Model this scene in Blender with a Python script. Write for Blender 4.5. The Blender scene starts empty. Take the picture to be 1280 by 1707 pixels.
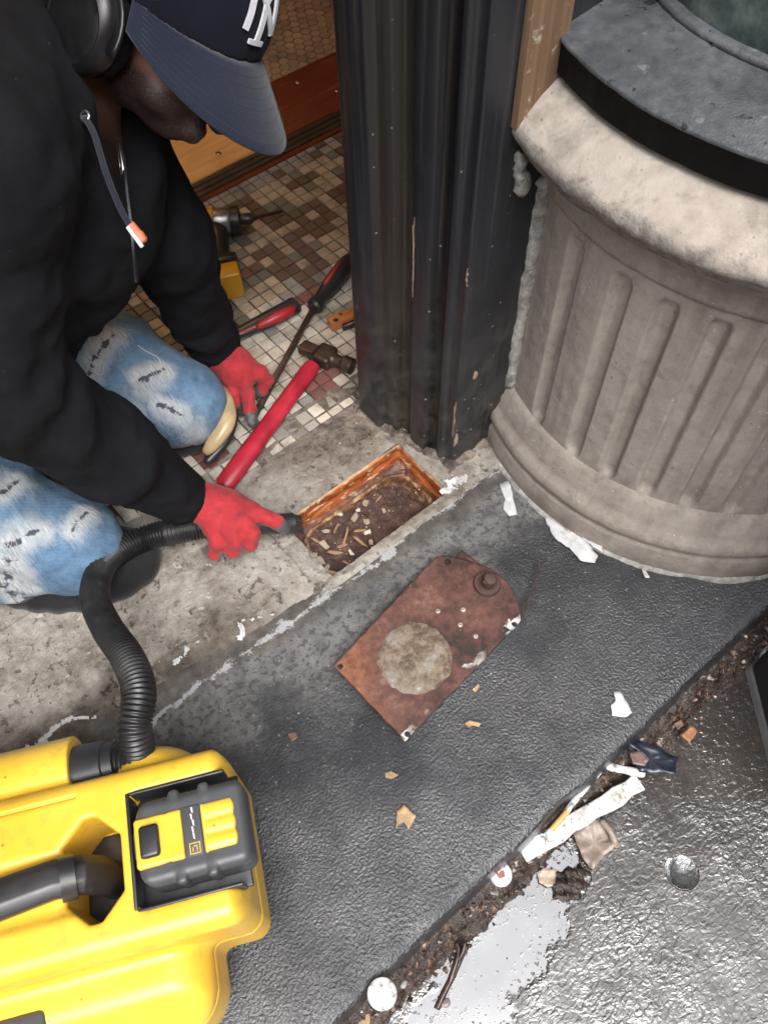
import bpy, bmesh, math, random
import numpy as np
from mathutils import Vector, Matrix, noise as mnoise
random.seed(7); np.random.seed(7)
scene = bpy.context.scene
COL = scene.collection
rad = math.radians

# ------------------------------------------------------------------ camera
cam_data = bpy.data.cameras.new('camera'); cam = bpy.data.objects.new('camera', cam_data); COL.objects.link(cam)
cam_data.sensor_fit = 'VERTICAL'; cam_data.sensor_height = 24.0; cam_data.lens = 24.0*1380/1707
cam_data.clip_start = 0.02; cam_data.clip_end = 200
cam.matrix_world = Matrix(((0.76686, 0.55331, -0.32525, 0.0), (-0.64159, 0.64722, -0.41167, 0.0),
                           (-0.01727, 0.52436, 0.85132, 1.15), (0, 0, 0, 1)))
scene.camera = cam

# ------------------------------------------------------------------ overcast sky, soft sun, exposure
SUN_EL, SUN_AZ = rad(58), rad(205)
world = bpy.data.worlds.new('World'); scene.world = world; world.use_nodes = True
wn = world.node_tree; bg = wn.nodes['Background']
sky = wn.nodes.new('ShaderNodeTexSky'); sky.sky_type = 'NISHITA'; sky.sun_disc = False
sky.sun_elevation = SUN_EL; sky.sun_rotation = SUN_AZ; sky.air_density = 1.0; sky.dust_density = 4.0; sky.ozone_density = 0.6
hs = wn.nodes.new('ShaderNodeHueSaturation'); hs.inputs['Saturation'].default_value = 0.22
# overcast luminance: three times brighter at the zenith than at the horizon
tc = wn.nodes.new('ShaderNodeTexCoord'); sx = wn.nodes.new('ShaderNodeSeparateXYZ'); mr = wn.nodes.new('ShaderNodeMapRange'); mul = wn.nodes.new('ShaderNodeVectorMath'); mul.operation = 'SCALE'
mr.inputs[1].default_value = 0.0; mr.inputs[2].default_value = 1.0; mr.inputs[3].default_value = 0.75; mr.inputs[4].default_value = 2.25
wn.links.new(tc.outputs['Generated'], sx.inputs[0]); wn.links.new(sx.outputs[2], mr.inputs[0])
wn.links.new(sky.outputs[0], hs.inputs['Color']); wn.links.new(hs.outputs[0], mul.inputs[0]); wn.links.new(mr.outputs[0], mul.inputs['Scale']); wn.links.new(mul.outputs[0], bg.inputs[0])
bg.inputs[1].default_value = 0.15
sun_d = bpy.data.lights.new('sun', 'SUN'); sun_d.energy = 0.6; sun_d.angle = rad(50); sun_d.color = (1.0, 0.97, 0.93)
sun = bpy.data.objects.new('sun', sun_d); COL.objects.link(sun)
sun.rotation_euler = Vector((math.sin(SUN_AZ)*math.cos(SUN_EL), math.cos(SUN_AZ)*math.cos(SUN_EL), math.sin(SUN_EL))).to_track_quat('Z', 'Y').to_euler()
scene.view_settings.view_transform = 'Standard'; scene.view_settings.look = 'None'
scene.view_settings.gamma = 1.0; scene.view_settings.use_curve_mapping = False
scene.view_settings.exposure = 0.88
scene.cycles.use_denoising = True
scene.cycles.max_bounces = 6

# ------------------------------------------------------------------ scene-object helpers
LOC = {}
def tag(o, label=None, cat=None, group=None, kind=None):
    for k, v in (('label', label), ('category', cat), ('group', group), ('kind', kind)):
        if v: o[k] = v
    return o
def thing(name, label, cat, loc=(0, 0, 0), group=None):
    o = bpy.data.objects.new(name, None); COL.objects.link(o); o.location = loc
    o.empty_display_size = 0.02
    LOC[o.name] = Vector(loc)
    return tag(o, label, cat, group)
def link(name, me, m, parent=None):
    """link a mesh whose vertices are in world space; the parent's base is subtracted"""
    o = bpy.data.objects.new(name, me); COL.objects.link(o)
    if m is not None:
        if not me.materials: me.materials.append(m)
    if parent is not None:
        off = LOC[parent.name]
        if off.length > 0: me.transform(Matrix.Translation(-off))
        o.parent = parent; LOC[o.name] = off
    else:
        LOC[o.name] = Vector((0, 0, 0))
    return o
def solo(name, me, m, label, cat, group=None, loc=None):
    """a thing that is a single mesh, its origin at its own base"""
    o = bpy.data.objects.new(name, me); COL.objects.link(o)
    if not me.materials: me.materials.append(m)
    if loc is not None:
        me.transform(Matrix.Translation(-Vector(loc))); o.location = loc
    LOC[o.name] = Vector(loc) if loc is not None else Vector((0, 0, 0))
    return tag(o, label, cat, group)
def structure(name, me, m): return tag(link(name, me, m), kind='structure')

def mesh(verts, faces, smooth=False, name='m'):
    me = bpy.data.meshes.new(name); me.from_pydata([tuple(v) for v in verts], [], [tuple(f) for f in faces]); me.update()
    if smooth: me.polygons.foreach_set('use_smooth', [True]*len(me.polygons))
    return me
def fix(me):
    bm = bmesh.new(); bm.from_mesh(me); bmesh.ops.recalc_face_normals(bm, faces=bm.faces); bm.to_mesh(me); bm.free(); return me
class MB:
    """collects shapes into one mesh"""
    def __init__(s): s.v = []; s.f = []
    def add(s, v, f):
        n = len(s.v); s.v += [tuple(p) for p in v]; s.f += [tuple(i+n for i in q) for q in f]; return s
    def box(s, lo, hi, M=None):
        x0, y0, z0 = lo; x1, y1, z1 = hi
        v = [Vector(p) for p in ((x0,y0,z0),(x1,y0,z0),(x1,y1,z0),(x0,y1,z0),(x0,y0,z1),(x1,y0,z1),(x1,y1,z1),(x0,y1,z1))]
        if M: v = [M @ p for p in v]
        return s.add(v, [(3,2,1,0),(4,5,6,7),(0,1,5,4),(1,2,6,5),(2,3,7,6),(3,0,4,7)])
    def tube(s, pts, r, n=12, caps=True, squash=None):
        pts = [Vector(p) for p in pts]; m = len(pts)
        rs = r if isinstance(r, (list, tuple)) else [r]*m
        t0 = (pts[1]-pts[0]).normalized(); up = Vector((0,0,1)) if abs(t0.z) < .9 else Vector((1,0,0))
        a = t0.cross(up).normalized(); vs = []
        for i, p in enumerate(pts):
            t = (pts[min(i+1,m-1)]-pts[max(i-1,0)]).normalized()
            a = (a - t*a.dot(t)).normalized(); b = t.cross(a)
            q = squash or (1, 1)
            for k in range(n):
                c = 2*math.pi*k/n; vs.append(p + a*(math.cos(c)*rs[i]*q[0]) + b*(math.sin(c)*rs[i]*q[1]))
        fs = [(i*n+k, i*n+(k+1)%n, (i+1)*n+(k+1)%n, (i+1)*n+k) for i in range(m-1) for k in range(n)]
        if caps: fs += [tuple(reversed(range(n))), tuple(range((m-1)*n, m*n))]
        return s.add(vs, fs)
    def lathe(s, prof, c=(0,0,0), n=32, M=None):
        vs = []; m = len(prof)
        for r, z in prof:
            for k in range(n):
                a = 2*math.pi*k/n; p = Vector((r*math.cos(a), r*math.sin(a), z)); vs.append((M @ p) if M else p+Vector(c))
        fs = [(i*n+k, i*n+(k+1)%n, (i+1)*n+(k+1)%n, (i+1)*n+k) for i in range(m-1) for k in range(n)]
        return s.add(vs, fs)
    def prism(s, poly, z0, z1, M=None):
        n = len(poly); v = [Vector((x,y,z0)) for x,y in poly]+[Vector((x,y,z1)) for x,y in poly]
        if M: v = [M @ p for p in v]
        return s.add(v, [tuple(reversed(range(n))), tuple(range(n, 2*n))]+[(i,(i+1)%n,n+(i+1)%n,n+i) for i in range(n)])
    def mesh(s, smooth=False, angle=None):
        me = fix(mesh(s.v, s.f, smooth))
        if angle is not None:
            me.polygons.foreach_set('use_smooth', [True]*len(me.polygons)); me.set_sharp_from_angle(angle=rad(angle))
        return me
def bevel(me, w, seg=2, angle=30):
    bm = bmesh.new(); bm.from_mesh(me); bmesh.ops.remove_doubles(bm, verts=bm.verts, dist=1e-6)
    e = [x for x in bm.edges if len(x.link_faces) == 2 and x.calc_face_angle(0) > rad(angle)]
    bmesh.ops.bevel(bm, geom=e, offset=w, segments=seg, profile=.5, affect='EDGES', clamp_overlap=True)
    bmesh.ops.recalc_face_normals(bm, faces=bm.faces); bm.to_mesh(me); bm.free()
    me.polygons.foreach_set('use_smooth', [True]*len(me.polygons)); me.set_sharp_from_angle(angle=rad(40)); return me
def spline(pts, per=8, extra=None):
    """Catmull-Rom through the points"""
    P = [Vector(p) for p in pts]; P = [2*P[0]-P[1]]+P+[2*P[-1]-P[-2]]; out = []
    for i in range(1, len(P)-2):
        for k in range(per):
            t = k/per; a, b, c, d = P[i-1], P[i], P[i+1], P[i+2]
            out.append(.5*((2*b)+(c-a)*t+(2*a-5*b+4*c-d)*t*t+(3*b-a-3*c+d)*t*t*t))
    out.append(P[-2]); return out
def fbm(p, s, o=4): return mnoise.fractal(Vector(p)*s, 1.0, 2.0, o)
def displace(me, fn):
    n = len(me.vertices); me.update()
    nor = [v.normal.copy() for v in me.vertices]
    for v, q in zip(me.vertices, nor): v.co += q*fn(v.co)
    me.update(); return me
def height_grid(x0, x1, y0, y1, h, zf, skip=None):
    nx = max(1, round((x1-x0)/h)); ny = max(1, round((y1-y0)/h)); v = []; f = []
    for j in range(ny+1):
        for i in range(nx+1):
            x = x0+(x1-x0)*i/nx; y = y0+(y1-y0)*j/ny; r = zf(x, y); v.append(r if isinstance(r, tuple) else (x, y, r))
    for j in range(ny):
        for i in range(nx):
            x = x0+(x1-x0)*(i+.5)/nx; y = y0+(y1-y0)*(j+.5)/ny
            if skip and skip(x, y): continue
            a = j*(nx+1)+i; f.append((a, a+1, a+nx+2, a+nx+1))
    return mesh(v, f, True)

# ------------------------------------------------------------------ implicit surfaces (distance fields -> surface nets)
def smin(a, b, k):
    h = np.clip(.5+.5*(b-a)/k, 0, 1); return b+(a-b)*h-k*h*(1-h)
def smax(a, b, k): return -smin(-a, -b, k)
def cone(P, a, b, ra, rb):
    a = np.array(a, np.float32); b = np.array(b, np.float32); d = b-a
    t = np.clip(((P-a)@d)/max(float(d@d), 1e-12), 0, 1); q = P-a-t[:, None]*d
    return np.sqrt((q*q).sum(1))-(ra+(rb-ra)*t)
def chain(P, pts, rs, k=.01):
    r = None
    for i in range(len(pts)-1):
        c = cone(P, pts[i], pts[i+1], rs[i], rs[i+1]); r = c if r is None else smin(r, c, k)
    return r
def frame(ax, ay):
    """rotation matrix rows from x axis ax and approximate y axis ay"""
    ax = np.array(ax, float); ax /= np.linalg.norm(ax); az = np.cross(ax, ay); az /= np.linalg.norm(az); ay = np.cross(az, ax)
    return np.array([ax, ay, az], np.float32)
def loc3(P, c, R): return (P-np.array(c, np.float32))@np.array(R, np.float32).T
def ellip(P, c, r, R=None):
    q = P-np.array(c, np.float32)
    if R is not None: q = q@np.array(R, np.float32).T
    r = np.array(r, np.float32); n = np.sqrt(((q/r)**2).sum(1)); g = np.sqrt(((q/(r*r))**2).sum(1))
    return n*(n-1)/np.maximum(g, 1e-6)
def rbox(P, c, hf, r, R=None):
    q = P-np.array(c, np.float32)
    if R is not None: q = q@np.array(R, np.float32).T
    q = np.abs(q)-(np.array(hf, np.float32)-r)
    return np.sqrt((np.maximum(q, 0)**2).sum(1))+np.minimum(q.max(1), 0)-r
def surface(fn, lo, hi, h):
    lo = np.array(lo, float); n = np.ceil((np.array(hi)-lo)/h).astype(int)+1
    ax = [(lo[i]+h*np.arange(n[i])).astype(np.float32) for i in range(3)]
    D = np.empty(n, np.float32); yz = np.stack(np.meshgrid(ax[1], ax[2], indexing='ij'), -1).reshape(-1, 2)
    step = max(1, 400000//len(yz))
    for i in range(0, n[0], step):
        xs = ax[0][i:i+step]; P = np.empty((len(xs)*len(yz), 3), np.float32)
        P[:, 0] = np.repeat(xs, len(yz)); P[:, 1:] = np.tile(yz, (len(xs), 1)); D[i:i+step] = fn(P).reshape(len(xs), n[1], n[2])
    S = D < 0; acc = np.zeros((n[0]-1, n[1]-1, n[2]-1, 3), np.float32); cnt = np.zeros(acc.shape[:3], np.int16)
    for a in range(3):
        b, c = [x for x in range(3) if x != a]
        for ob in (0, 1):
            for oc in (0, 1):
                s0 = [slice(0, -1)]*3; s1 = [slice(0, -1)]*3
                s1[a] = slice(1, None)
                for q, o in ((b, ob), (c, oc)):
                    s0[q] = slice(o, n[q]-1+o); s1[q] = slice(o, n[q]-1+o)
                d0, d1 = D[tuple(s0)], D[tuple(s1)]; m = S[tuple(s0)] != S[tuple(s1)]
                t = np.where(m, d0/np.where(m, d0-d1, 1), 0); cnt += m
                acc[..., a] += np.where(m, t, 0); acc[..., b] += np.where(m, ob, 0); acc[..., c] += np.where(m, oc, 0)
    act = cnt > 0; idx = -np.ones(cnt.shape, np.int64); idx[act] = np.arange(act.sum())
    cell = np.argwhere(act); V = lo+(cell+acc[act]/cnt[act][:, None])*h; F = []
    for a in range(3):
        b, c = [(1, 2), (2, 0), (0, 1)][a]
        s0 = [slice(1, -1)]*3; s1 = [slice(1, -1)]*3; s0[a] = slice(0, -1); s1[a] = slice(1, None)
        m = S[tuple(s0)] != S[tuple(s1)]; E = np.argwhere(m); sg = S[tuple(s0)][m]
        E[:, b] += 1; E[:, c] += 1
        def cid(db, dc):
            q = E.copy(); q[:, b] += db; q[:, c] += dc; return idx[q[:, 0], q[:, 1], q[:, 2]]
        Q = np.stack([cid(-1, -1), cid(0, -1), cid(0, 0), cid(-1, 0)], 1); Q[~sg] = Q[~sg][:, ::-1]; F.append(Q)
    F = np.concatenate(F); me = bpy.data.meshes.new('sdf')
    me.vertices.add(len(V)); me.vertices.foreach_set('co', V.astype(np.float32).ravel())
    me.loops.add(F.size); me.loops.foreach_set('vertex_index', F.astype(np.int32).ravel())
    me.polygons.add(len(F)); me.polygons.foreach_set('loop_start', np.arange(0, F.size, 4, dtype=np.int32))
    me.update(calc_edges=True); me.validate(); me.polygons.foreach_set('use_smooth', [True]*len(me.polygons)); me.update(); return me

# ------------------------------------------------------------------ material helpers
class NT:
    def __init__(s, name):
        s.m = bpy.data.materials.new(name); s.m.use_nodes = True; s.t = s.m.node_tree; s.b = s.t.nodes['Principled BSDF']
        s.g = s.t.nodes.new('ShaderNodeNewGeometry'); s.pos = s.g.outputs['Position']
    def n(s, typ, **kw):
        q = s.t.nodes.new('ShaderNode'+typ)
        for k, v in kw.items(): setattr(q, k, v)
        return q
    def put(s, inp, v):
        if isinstance(v, bpy.types.NodeSocket): s.t.links.new(v, inp)
        elif v is not None:
            if hasattr(inp.default_value, '__len__') and not hasattr(v, '__len__'): v = (v, v, v)
            if hasattr(inp.default_value, '__len__') and len(inp.default_value) == 4 and len(v) == 3: v = (*v, 1)
            inp.default_value = v
    def noise(s, scale, detail=4, rough=.55, vec=None, dist=0, color=False):
        q = s.n('TexNoise'); s.put(q.inputs['Vector'], vec or s.pos); q.inputs['Scale'].default_value = scale
        q.inputs['Detail'].default_value = detail; q.inputs['Roughness'].default_value = rough; q.inputs['Distortion'].default_value = dist
        return q.outputs['Color' if color else 'Fac']
    def vor(s, scale, vec=None, feature='F1', out='Distance', rand=1.0):
        q = s.n('TexVoronoi', feature=feature); s.put(q.inputs['Vector'], vec or s.pos); q.inputs['Scale'].default_value = scale
        q.inputs['Randomness'].default_value = rand; return q.outputs[out]
    def math(s, op, a, b=0.0, c=None, clamp=False):
        q = s.n('Math', operation=op, use_clamp=clamp); s.put(q.inputs[0], a); s.put(q.inputs[1], b)
        if c is not None: s.put(q.inputs[2], c)
        return q.outputs[0]
    def map(s, v, a, b, c=0.0, d=1.0, smooth=False):
        q = s.n('MapRange', interpolation_type='SMOOTHSTEP' if smooth else 'LINEAR'); s.put(q.inputs[0], v)
        for i, x in enumerate((a, b, c, d)): s.put(q.inputs[i+1], x)
        return q.outputs[0]
    def ramp(s, v, stops):
        q = s.n('ValToRGB'); s.put(q.inputs[0], v); e = q.color_ramp.elements
        while len(e) < len(stops): e.new(.5)
        for x, (p, c) in zip(e, stops): x.position = p; x.color = (*c, 1) if hasattr(c, '__len__') else (c, c, c, 1)
        return q.outputs[0]
    def mix(s, f, a, b, mode='MIX'):
        q = s.n('Mix', data_type='RGBA', blend_type=mode); s.put(q.inputs['Factor'], f); s.put(q.inputs[6], a); s.put(q.inputs[7], b); return q.outputs[2]
    def xyz(s, v=None):
        q = s.n('SeparateXYZ'); s.put(q.inputs[0], v or s.pos); return q.outputs
    def scaled(s, sc, rot=(0,0,0), vec=None, loc=(0,0,0)):
        q = s.n('Mapping'); s.put(q.inputs['Vector'], vec or s.pos); q.inputs['Scale'].default_value = sc; q.inputs['Rotation'].default_value = rot
        q.inputs['Location'].default_value = loc; return q.outputs[0]
    def rnd(s): return s.n('ObjectInfo').outputs['Random']
    def bump(s, h, strength=.5, dist=.001, normal=None):
        q = s.n('Bump'); q.inputs['Strength'].default_value = strength; q.inputs['Distance'].default_value = dist; s.put(q.inputs['Height'], h)
        if normal is not None: s.put(q.inputs['Normal'], normal)
        return q.outputs[0]
    def out(s, color=None, rough=None, normal=None, metal=None, spec=None, coat=None, sheen=None, coat_rough=None, trans=None, ior=None):
        if coat is not None and normal is not None: s.put(s.b.inputs['Coat Normal'], normal)
        for k, v in (('Base Color', color), ('Roughness', rough), ('Normal', normal), ('Metallic', metal), ('Specular IOR Level', spec), ('Coat Weight', coat),
                     ('Sheen Weight', sheen), ('Coat Roughness', coat_rough), ('Transmission Weight', trans), ('IOR', ior)):
            if v is not None: s.put(s.b.inputs[k], v)
        return s.m
def simple(name, col, rough=.5, var=.15, scale=60, bump=.2, metal=0.0, bdist=.0006, spec=.5, sheen=None):
    t = NT(name); n = t.noise(scale, 5); c = t.mix(t.map(n, .3, .7), tuple(x*(1-var) for x in col), tuple(min(1, x*(1+var)) for x in col))
    return t.out(c, t.map(n, .3, .7, rough*.85, min(1, rough*1.15)), t.bump(t.noise(scale*6, 3), bump, bdist), metal, spec, sheen=sheen)

# ------------------------------------------------------------------ materials of the setting
def m_dark_slab():
    t = NT('dark_wet_concrete'); X, Y, Z = t.xyz()
    big = t.noise(5, 5, .6); med = t.noise(38, 6, .6); fine = t.noise(420, 4, .6); grit = t.vor(260)
    base = t.ramp(t.math('ADD', t.math('MULTIPLY', big, .55), t.math('MULTIPLY', med, .45)), [(.36, (.011, .0122, .0145)), (.5, (.021, .0225, .026)), (.64, (.038, .040, .044))])
    # pale aggregate specks
    wv = t.mix(.02, t.pos, t.noise(160, 3, color=True), 'ADD'); spc = t.n('TexVoronoi'); t.put(spc.inputs['Vector'], wv); spc.inputs['Scale'].default_value = 165; sp = spc.outputs['Distance']
    sel = t.math('GREATER_THAN', t.xyz(spc.outputs['Color'])[0], .80)
    speck = t.math('MULTIPLY', t.map(sp, .14, .36, 1, 0), sel)
    base = t.mix(t.math('MULTIPLY', speck, t.map(t.xyz(spc.outputs['Color'])[1], 0, 1, .03, .62)), base, (.24, .235, .23))
    # worn, drier and lighter towards the doorway, blotched with dark spots
    edge = t.math('ADD', Y, t.math('MULTIPLY_ADD', X, .10, t.map(t.noise(7, 4), .3, .7, -.08, .08)))
    dry = t.map(edge, .36, .49, 0, 1, True)
    dots = t.map(t.noise(115, 4, .55), .52, .60); dots = t.math('MAXIMUM', dots, t.map(t.noise(24, 5, .6), .56, .68))
    dcol = t.mix(t.map(med, .35, .65), (.12, .115, .112), (.20, .195, .19)); dcol = t.mix(t.math('MULTIPLY', dots, .75), dcol, (.045, .045, .047))
    base = t.mix(t.math('MULTIPLY', dry, .82), base, dcol)
    # brown grime along the threshold at the left, between the seam and the paint line
    seam = t.math('SUBTRACT', Y, t.math('MULTIPLY_ADD', t.math('MINIMUM', X, .29), -.12, .545))   # 0 on the seam
    wob = t.map(t.noise(22, 5), .25, .75, -.022, .022)
    grime = t.map(t.math('ADD', seam, wob), -.050, -.028, 0, 1, True)
    gcol = t.ramp(t.noise(30, 6, .65), [(.3, (.03, .026, .022)), (.52, (.085, .075, .065)), (.72, (.17, .15, .13))])
    base = t.mix(t.math('MULTIPLY', grime, .9), base, gcol)
    # remains of white paint: one broken line along the threshold
    pn = t.math('ADD', t.math('MULTIPLY', t.noise(55, 6, .7), .6), t.math('MULTIPLY', t.noise(260, 4, .6), .4)); pn2 = t.noise(14, 3)
    pl = t.math('ABSOLUTE', t.math('ADD', t.math('SUBTRACT', Y, t.map(X, -.3, .6, .507, .497)), t.map(t.noise(9, 3), .3, .7, -.012, .012)))
    near = t.map(pl, 0, .017, .58, .22)
    paint = t.map(t.math('SUBTRACT', t.math('ADD', near, t.map(pn2, .3, .7, -.13, .13)), pn), -.02, .05)
    base = t.mix(t.math('MULTIPLY', paint, .8), base, (.40, .415, .43))
    wet = t.math('MULTIPLY', t.math('SUBTRACT', 1, dry), t.math('SUBTRACT', 1, paint))
    patch = t.map(t.math('ADD', t.noise(6, 4, .6), t.map(Y, .05, .40, .12, -.10)), .38, .62, .12, 1.0); wet = t.math('MULTIPLY', wet, patch)
    rough = t.map(wet, 0, 1, .8, .34)
    h = t.math('ADD', t.math('MULTIPLY', t.noise(620, 3, .6), .35), t.math('ADD', t.math('MULTIPLY', t.noise(270, 3, .5), 1.0), t.math('MULTIPLY', speck, .2)))
    nrm = t.bump(h, 1.0, .0021); nrm = t.bump(t.math('ADD', paint, t.math('MULTIPLY', med, .3)), .25, .0012, nrm)
    t.b.inputs['Coat IOR'].default_value = 1.66
    return t.out(base, rough, nrm, spec=.5, coat=t.math('MULTIPLY', wet, .8), coat_rough=.07)
def m_light_concrete():
    t = NT('pale_worn_concrete'); X, Y, Z = t.xyz()
    a = t.noise(9, 6, .62); b = t.noise(45, 6, .65); f = t.noise(330, 4, .6)
    c = t.ramp(t.math('ADD', t.math('MULTIPLY', a, .6), t.math('MULTIPLY', b, .4)), [(.33, (.085, .070, .056)), (.43, (.19, .165, .138)), (.52, (.31, .28, .245)), (.66, (.44, .41, .37))])
    v = t.n('TexVoronoi'); t.put(v.inputs['Vector'], t.mix(.06, t.pos, t.noise(60, 3, color=True), 'ADD')); v.inputs['Scale'].default_value = 55
    sel = t.math('GREATER_THAN', t.xyz(v.outputs['Color'])[0], .72)
    agg = t.math('MULTIPLY', t.map(v.outputs['Distance'], .24, .34, 1, 0), sel)
    c = t.mix(t.math('MULTIPLY', agg, .65), c, t.mix(t.xyz(v.outputs['Color'])[1], (.62, .58, .52), (.34, .31, .28)))
    # pits
    pit = t.map(t.noise(75, 5, .65), .585, .64); pit = t.math('MULTIPLY', pit, t.map(t.noise(12, 3), .40, .55))
    c = t.mix(t.math('MULTIPLY', pit, .7), c, (.12, .09, .065))
    # damp brown strip by the step, dusty grey near the post
    seam = t.math('SUBTRACT', Y, t.math('MULTIPLY_ADD', t.math('MINIMUM', X, .29), -.12, .545))
    damp = t.map(t.math('ADD', seam, t.map(t.noise(13, 5), .25, .75, -.05, .05)), .005, .055, 1, 0, True)
    damp = t.math('MULTIPLY', damp, t.map(X, .10, .26, 1, 0))
    c = t.mix(t.math('MULTIPLY', damp, .88), c, t.ramp(t.noise(45, 5), [(.35, (.035, .026, .02)), (.6, (.11, .085, .065)), (.75, (.2, .17, .14))]))
    post = t.map(t.math('ADD', t.math('ADD', t.math('MULTIPLY', X, .6), Y), t.map(t.noise(20, 5), .25, .75, -.05, .05)), .885, .985, 0, 1, True)
    c = t.mix(t.math('MULTIPLY', post, .78), c, t.ramp(t.noise(50, 5), [(.35, (.06, .045, .036)), (.55, (.16, .13, .105)), (.75, (.30, .26, .22))]))
    h = t.math('ADD', t.math('ADD', t.math('MULTIPLY', b, 1.0), t.math('ADD', t.math('MULTIPLY', f, .45), t.math('MULTIPLY', t.noise(150, 5, .7), .9))), t.math('SUBTRACT', t.math('MULTIPLY', agg, .35), t.math('MULTIPLY', pit, 1.2)))
    return t.out(c, t.map(damp, 0, 1, .85, .5), t.bump(h, 1.0, .0038))
def m_sidewalk():
    t = NT('wet_sidewalk'); X, Y, Z = t.xyz()
    a = t.noise(6, 5, .6); b = t.noise(40, 5)
    c = t.ramp(t.math('ADD', t.math('MULTIPLY', a, .6), t.math('MULTIPLY', b, .4)), [(.3, (.020, .0165, .014)), (.5, (.042, .036, .031)), (.72, (.075, .067, .06))])
    gv = t.n('TexVoronoi'); t.put(gv.inputs['Vector'], t.pos); gv.inputs['Scale'].default_value = 140
    gs = t.math('MULTIPLY', t.map(gv.outputs['Distance'], .15, .32, 1, 0), t.math('GREATER_THAN', t.xyz(gv.outputs['Color'])[0], .7)); c = t.mix(t.math('MULTIPLY', gs, .6), c, t.mix(t.xyz(gv.outputs['Color'])[1], (.012, .010, .009), (.20, .18, .16)))
    # standing water near the step: still surface with soft rippled shore
    d = t.math('SUBTRACT', Y, t.math('MULTIPLY_ADD', X, -.30, .012))
    px = t.math('DIVIDE', t.math('SUBTRACT', X, .14), .19); py = t.math('DIVIDE', t.math('SUBTRACT', Y, t.math('MULTIPLY_ADD', X, .10, -.040)), .056)
    rr = t.math('ADD', t.math('MULTIPLY', px, px), t.math('MULTIPLY', py, py))
    pud = t.map(t.math('ADD', rr, t.map(t.noise(26, 4), .25, .75, -.75, .75)), .75, 1.15, 1, 0, True); spk = t.map(t.noise(150, 3, .6), .60, .64); pud = t.math('MULTIPLY', pud, t.math('SUBTRACT', 1, t.math('MULTIPLY', spk, t.map(rr, .1, .9))))
    gr = t.noise(1, 3, .5, vec=t.scaled((95, 150, 100), rot=(0, 0, rad(25))), dist=.8); gr2 = t.noise(230, 3, .5)
    h = t.math('ADD', t.math('MULTIPLY', gr, 1.0), t.math('MULTIPLY', gr2, .22))
    dim = t.map(t.noise(8, 4), .35, .65, .35, 1.0)
    amp = t.math('MULTIPLY', t.math('SUBTRACT', 1, pud), dim)
    h = t.math('MULTIPLY', h, amp)
    t.put(t.b.inputs['Coat IOR'], t.map(pud, 0, 1, 1.95, 2.8))
    return t.out(c, t.map(pud, 0, 1, .3, .03), t.bump(h, .8, .0031), spec=.5, coat=t.math('MAXIMUM', pud, t.map(t.noise(16, 4), .35, .6, .45, 1.0)), coat_rough=.06)
def m_black_paint():
    t = NT('worn_black_paint'); X, Y, Z = t.xyz()
    st = t.noise(1, 5, .6, vec=t.scaled((75, 75, 2.2))); sp = t.noise(70, 6, .7); bl = t.noise(6, 4)
    c = t.mix(t.map(bl, .35, .65), (.010, .011, .0135), (.019, .0205, .025)); brn = t.math('MULTIPLY', t.map(Y, .637, .642), t.map(Y, .688, .692, 1, 0)); c = t.mix(t.math('MULTIPLY', brn, t.map(t.noise(1, 4, .6, vec=t.scaled((40, 40, 2), loc=(4, 1, 1))), .35, .6, .35, 1.0)), c, (.022, .0185, .0145)); gv = t.math('MULTIPLY', t.map(Y, .583, .587), t.map(Y, .602, .606, 1, 0)); c = t.mix(gv, c, (.005, .005, .006))  # last band: shade inside the groove painted in as near black
    c = t.mix(t.map(st, .56, .72, 0, .55), c, (.052, .046, .038))                                  # rubbed streaks
    low = t.map(Z, 0, .42, 1, 0); dust = t.math('MULTIPLY', low, t.map(t.noise(28, 6, .7), .42, .72))
    c = t.mix(t.math('MULTIPLY', dust, .55), c, (.13, .11, .095))
    s2 = t.n('TexVoronoi'); t.put(s2.inputs['Vector'], t.pos); s2.inputs['Scale'].default_value = 95
    fl = t.math('MULTIPLY', t.map(s2.outputs['Distance'], .10, .17, 1, 0), t.math('GREATER_THAN', t.xyz(s2.outputs['Color'])[0], .90))
    c = t.mix(t.math('MULTIPLY', fl, t.map(Z, .7, .1, .15, .8)), c, (.45, .43, .40))                # spatters
    chip = t.map(t.noise(1, 5, .7, vec=t.scaled((50, 50, 14), loc=(.3, .2, 3.1))), .72, .735)
    c = t.mix(t.math('MULTIPLY', chip, t.map(Z, .0, .6, 1, .25)), c, (.42, .33, .25))
    return t.out(c, t.map(t.math('ADD', st, dust), .4, 1.0, .30, .62), t.bump(t.math('ADD', t.math('MULTIPLY', st, .3), t.math('MULTIPLY', sp, .5)), .3, .001), spec=.5)
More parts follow.
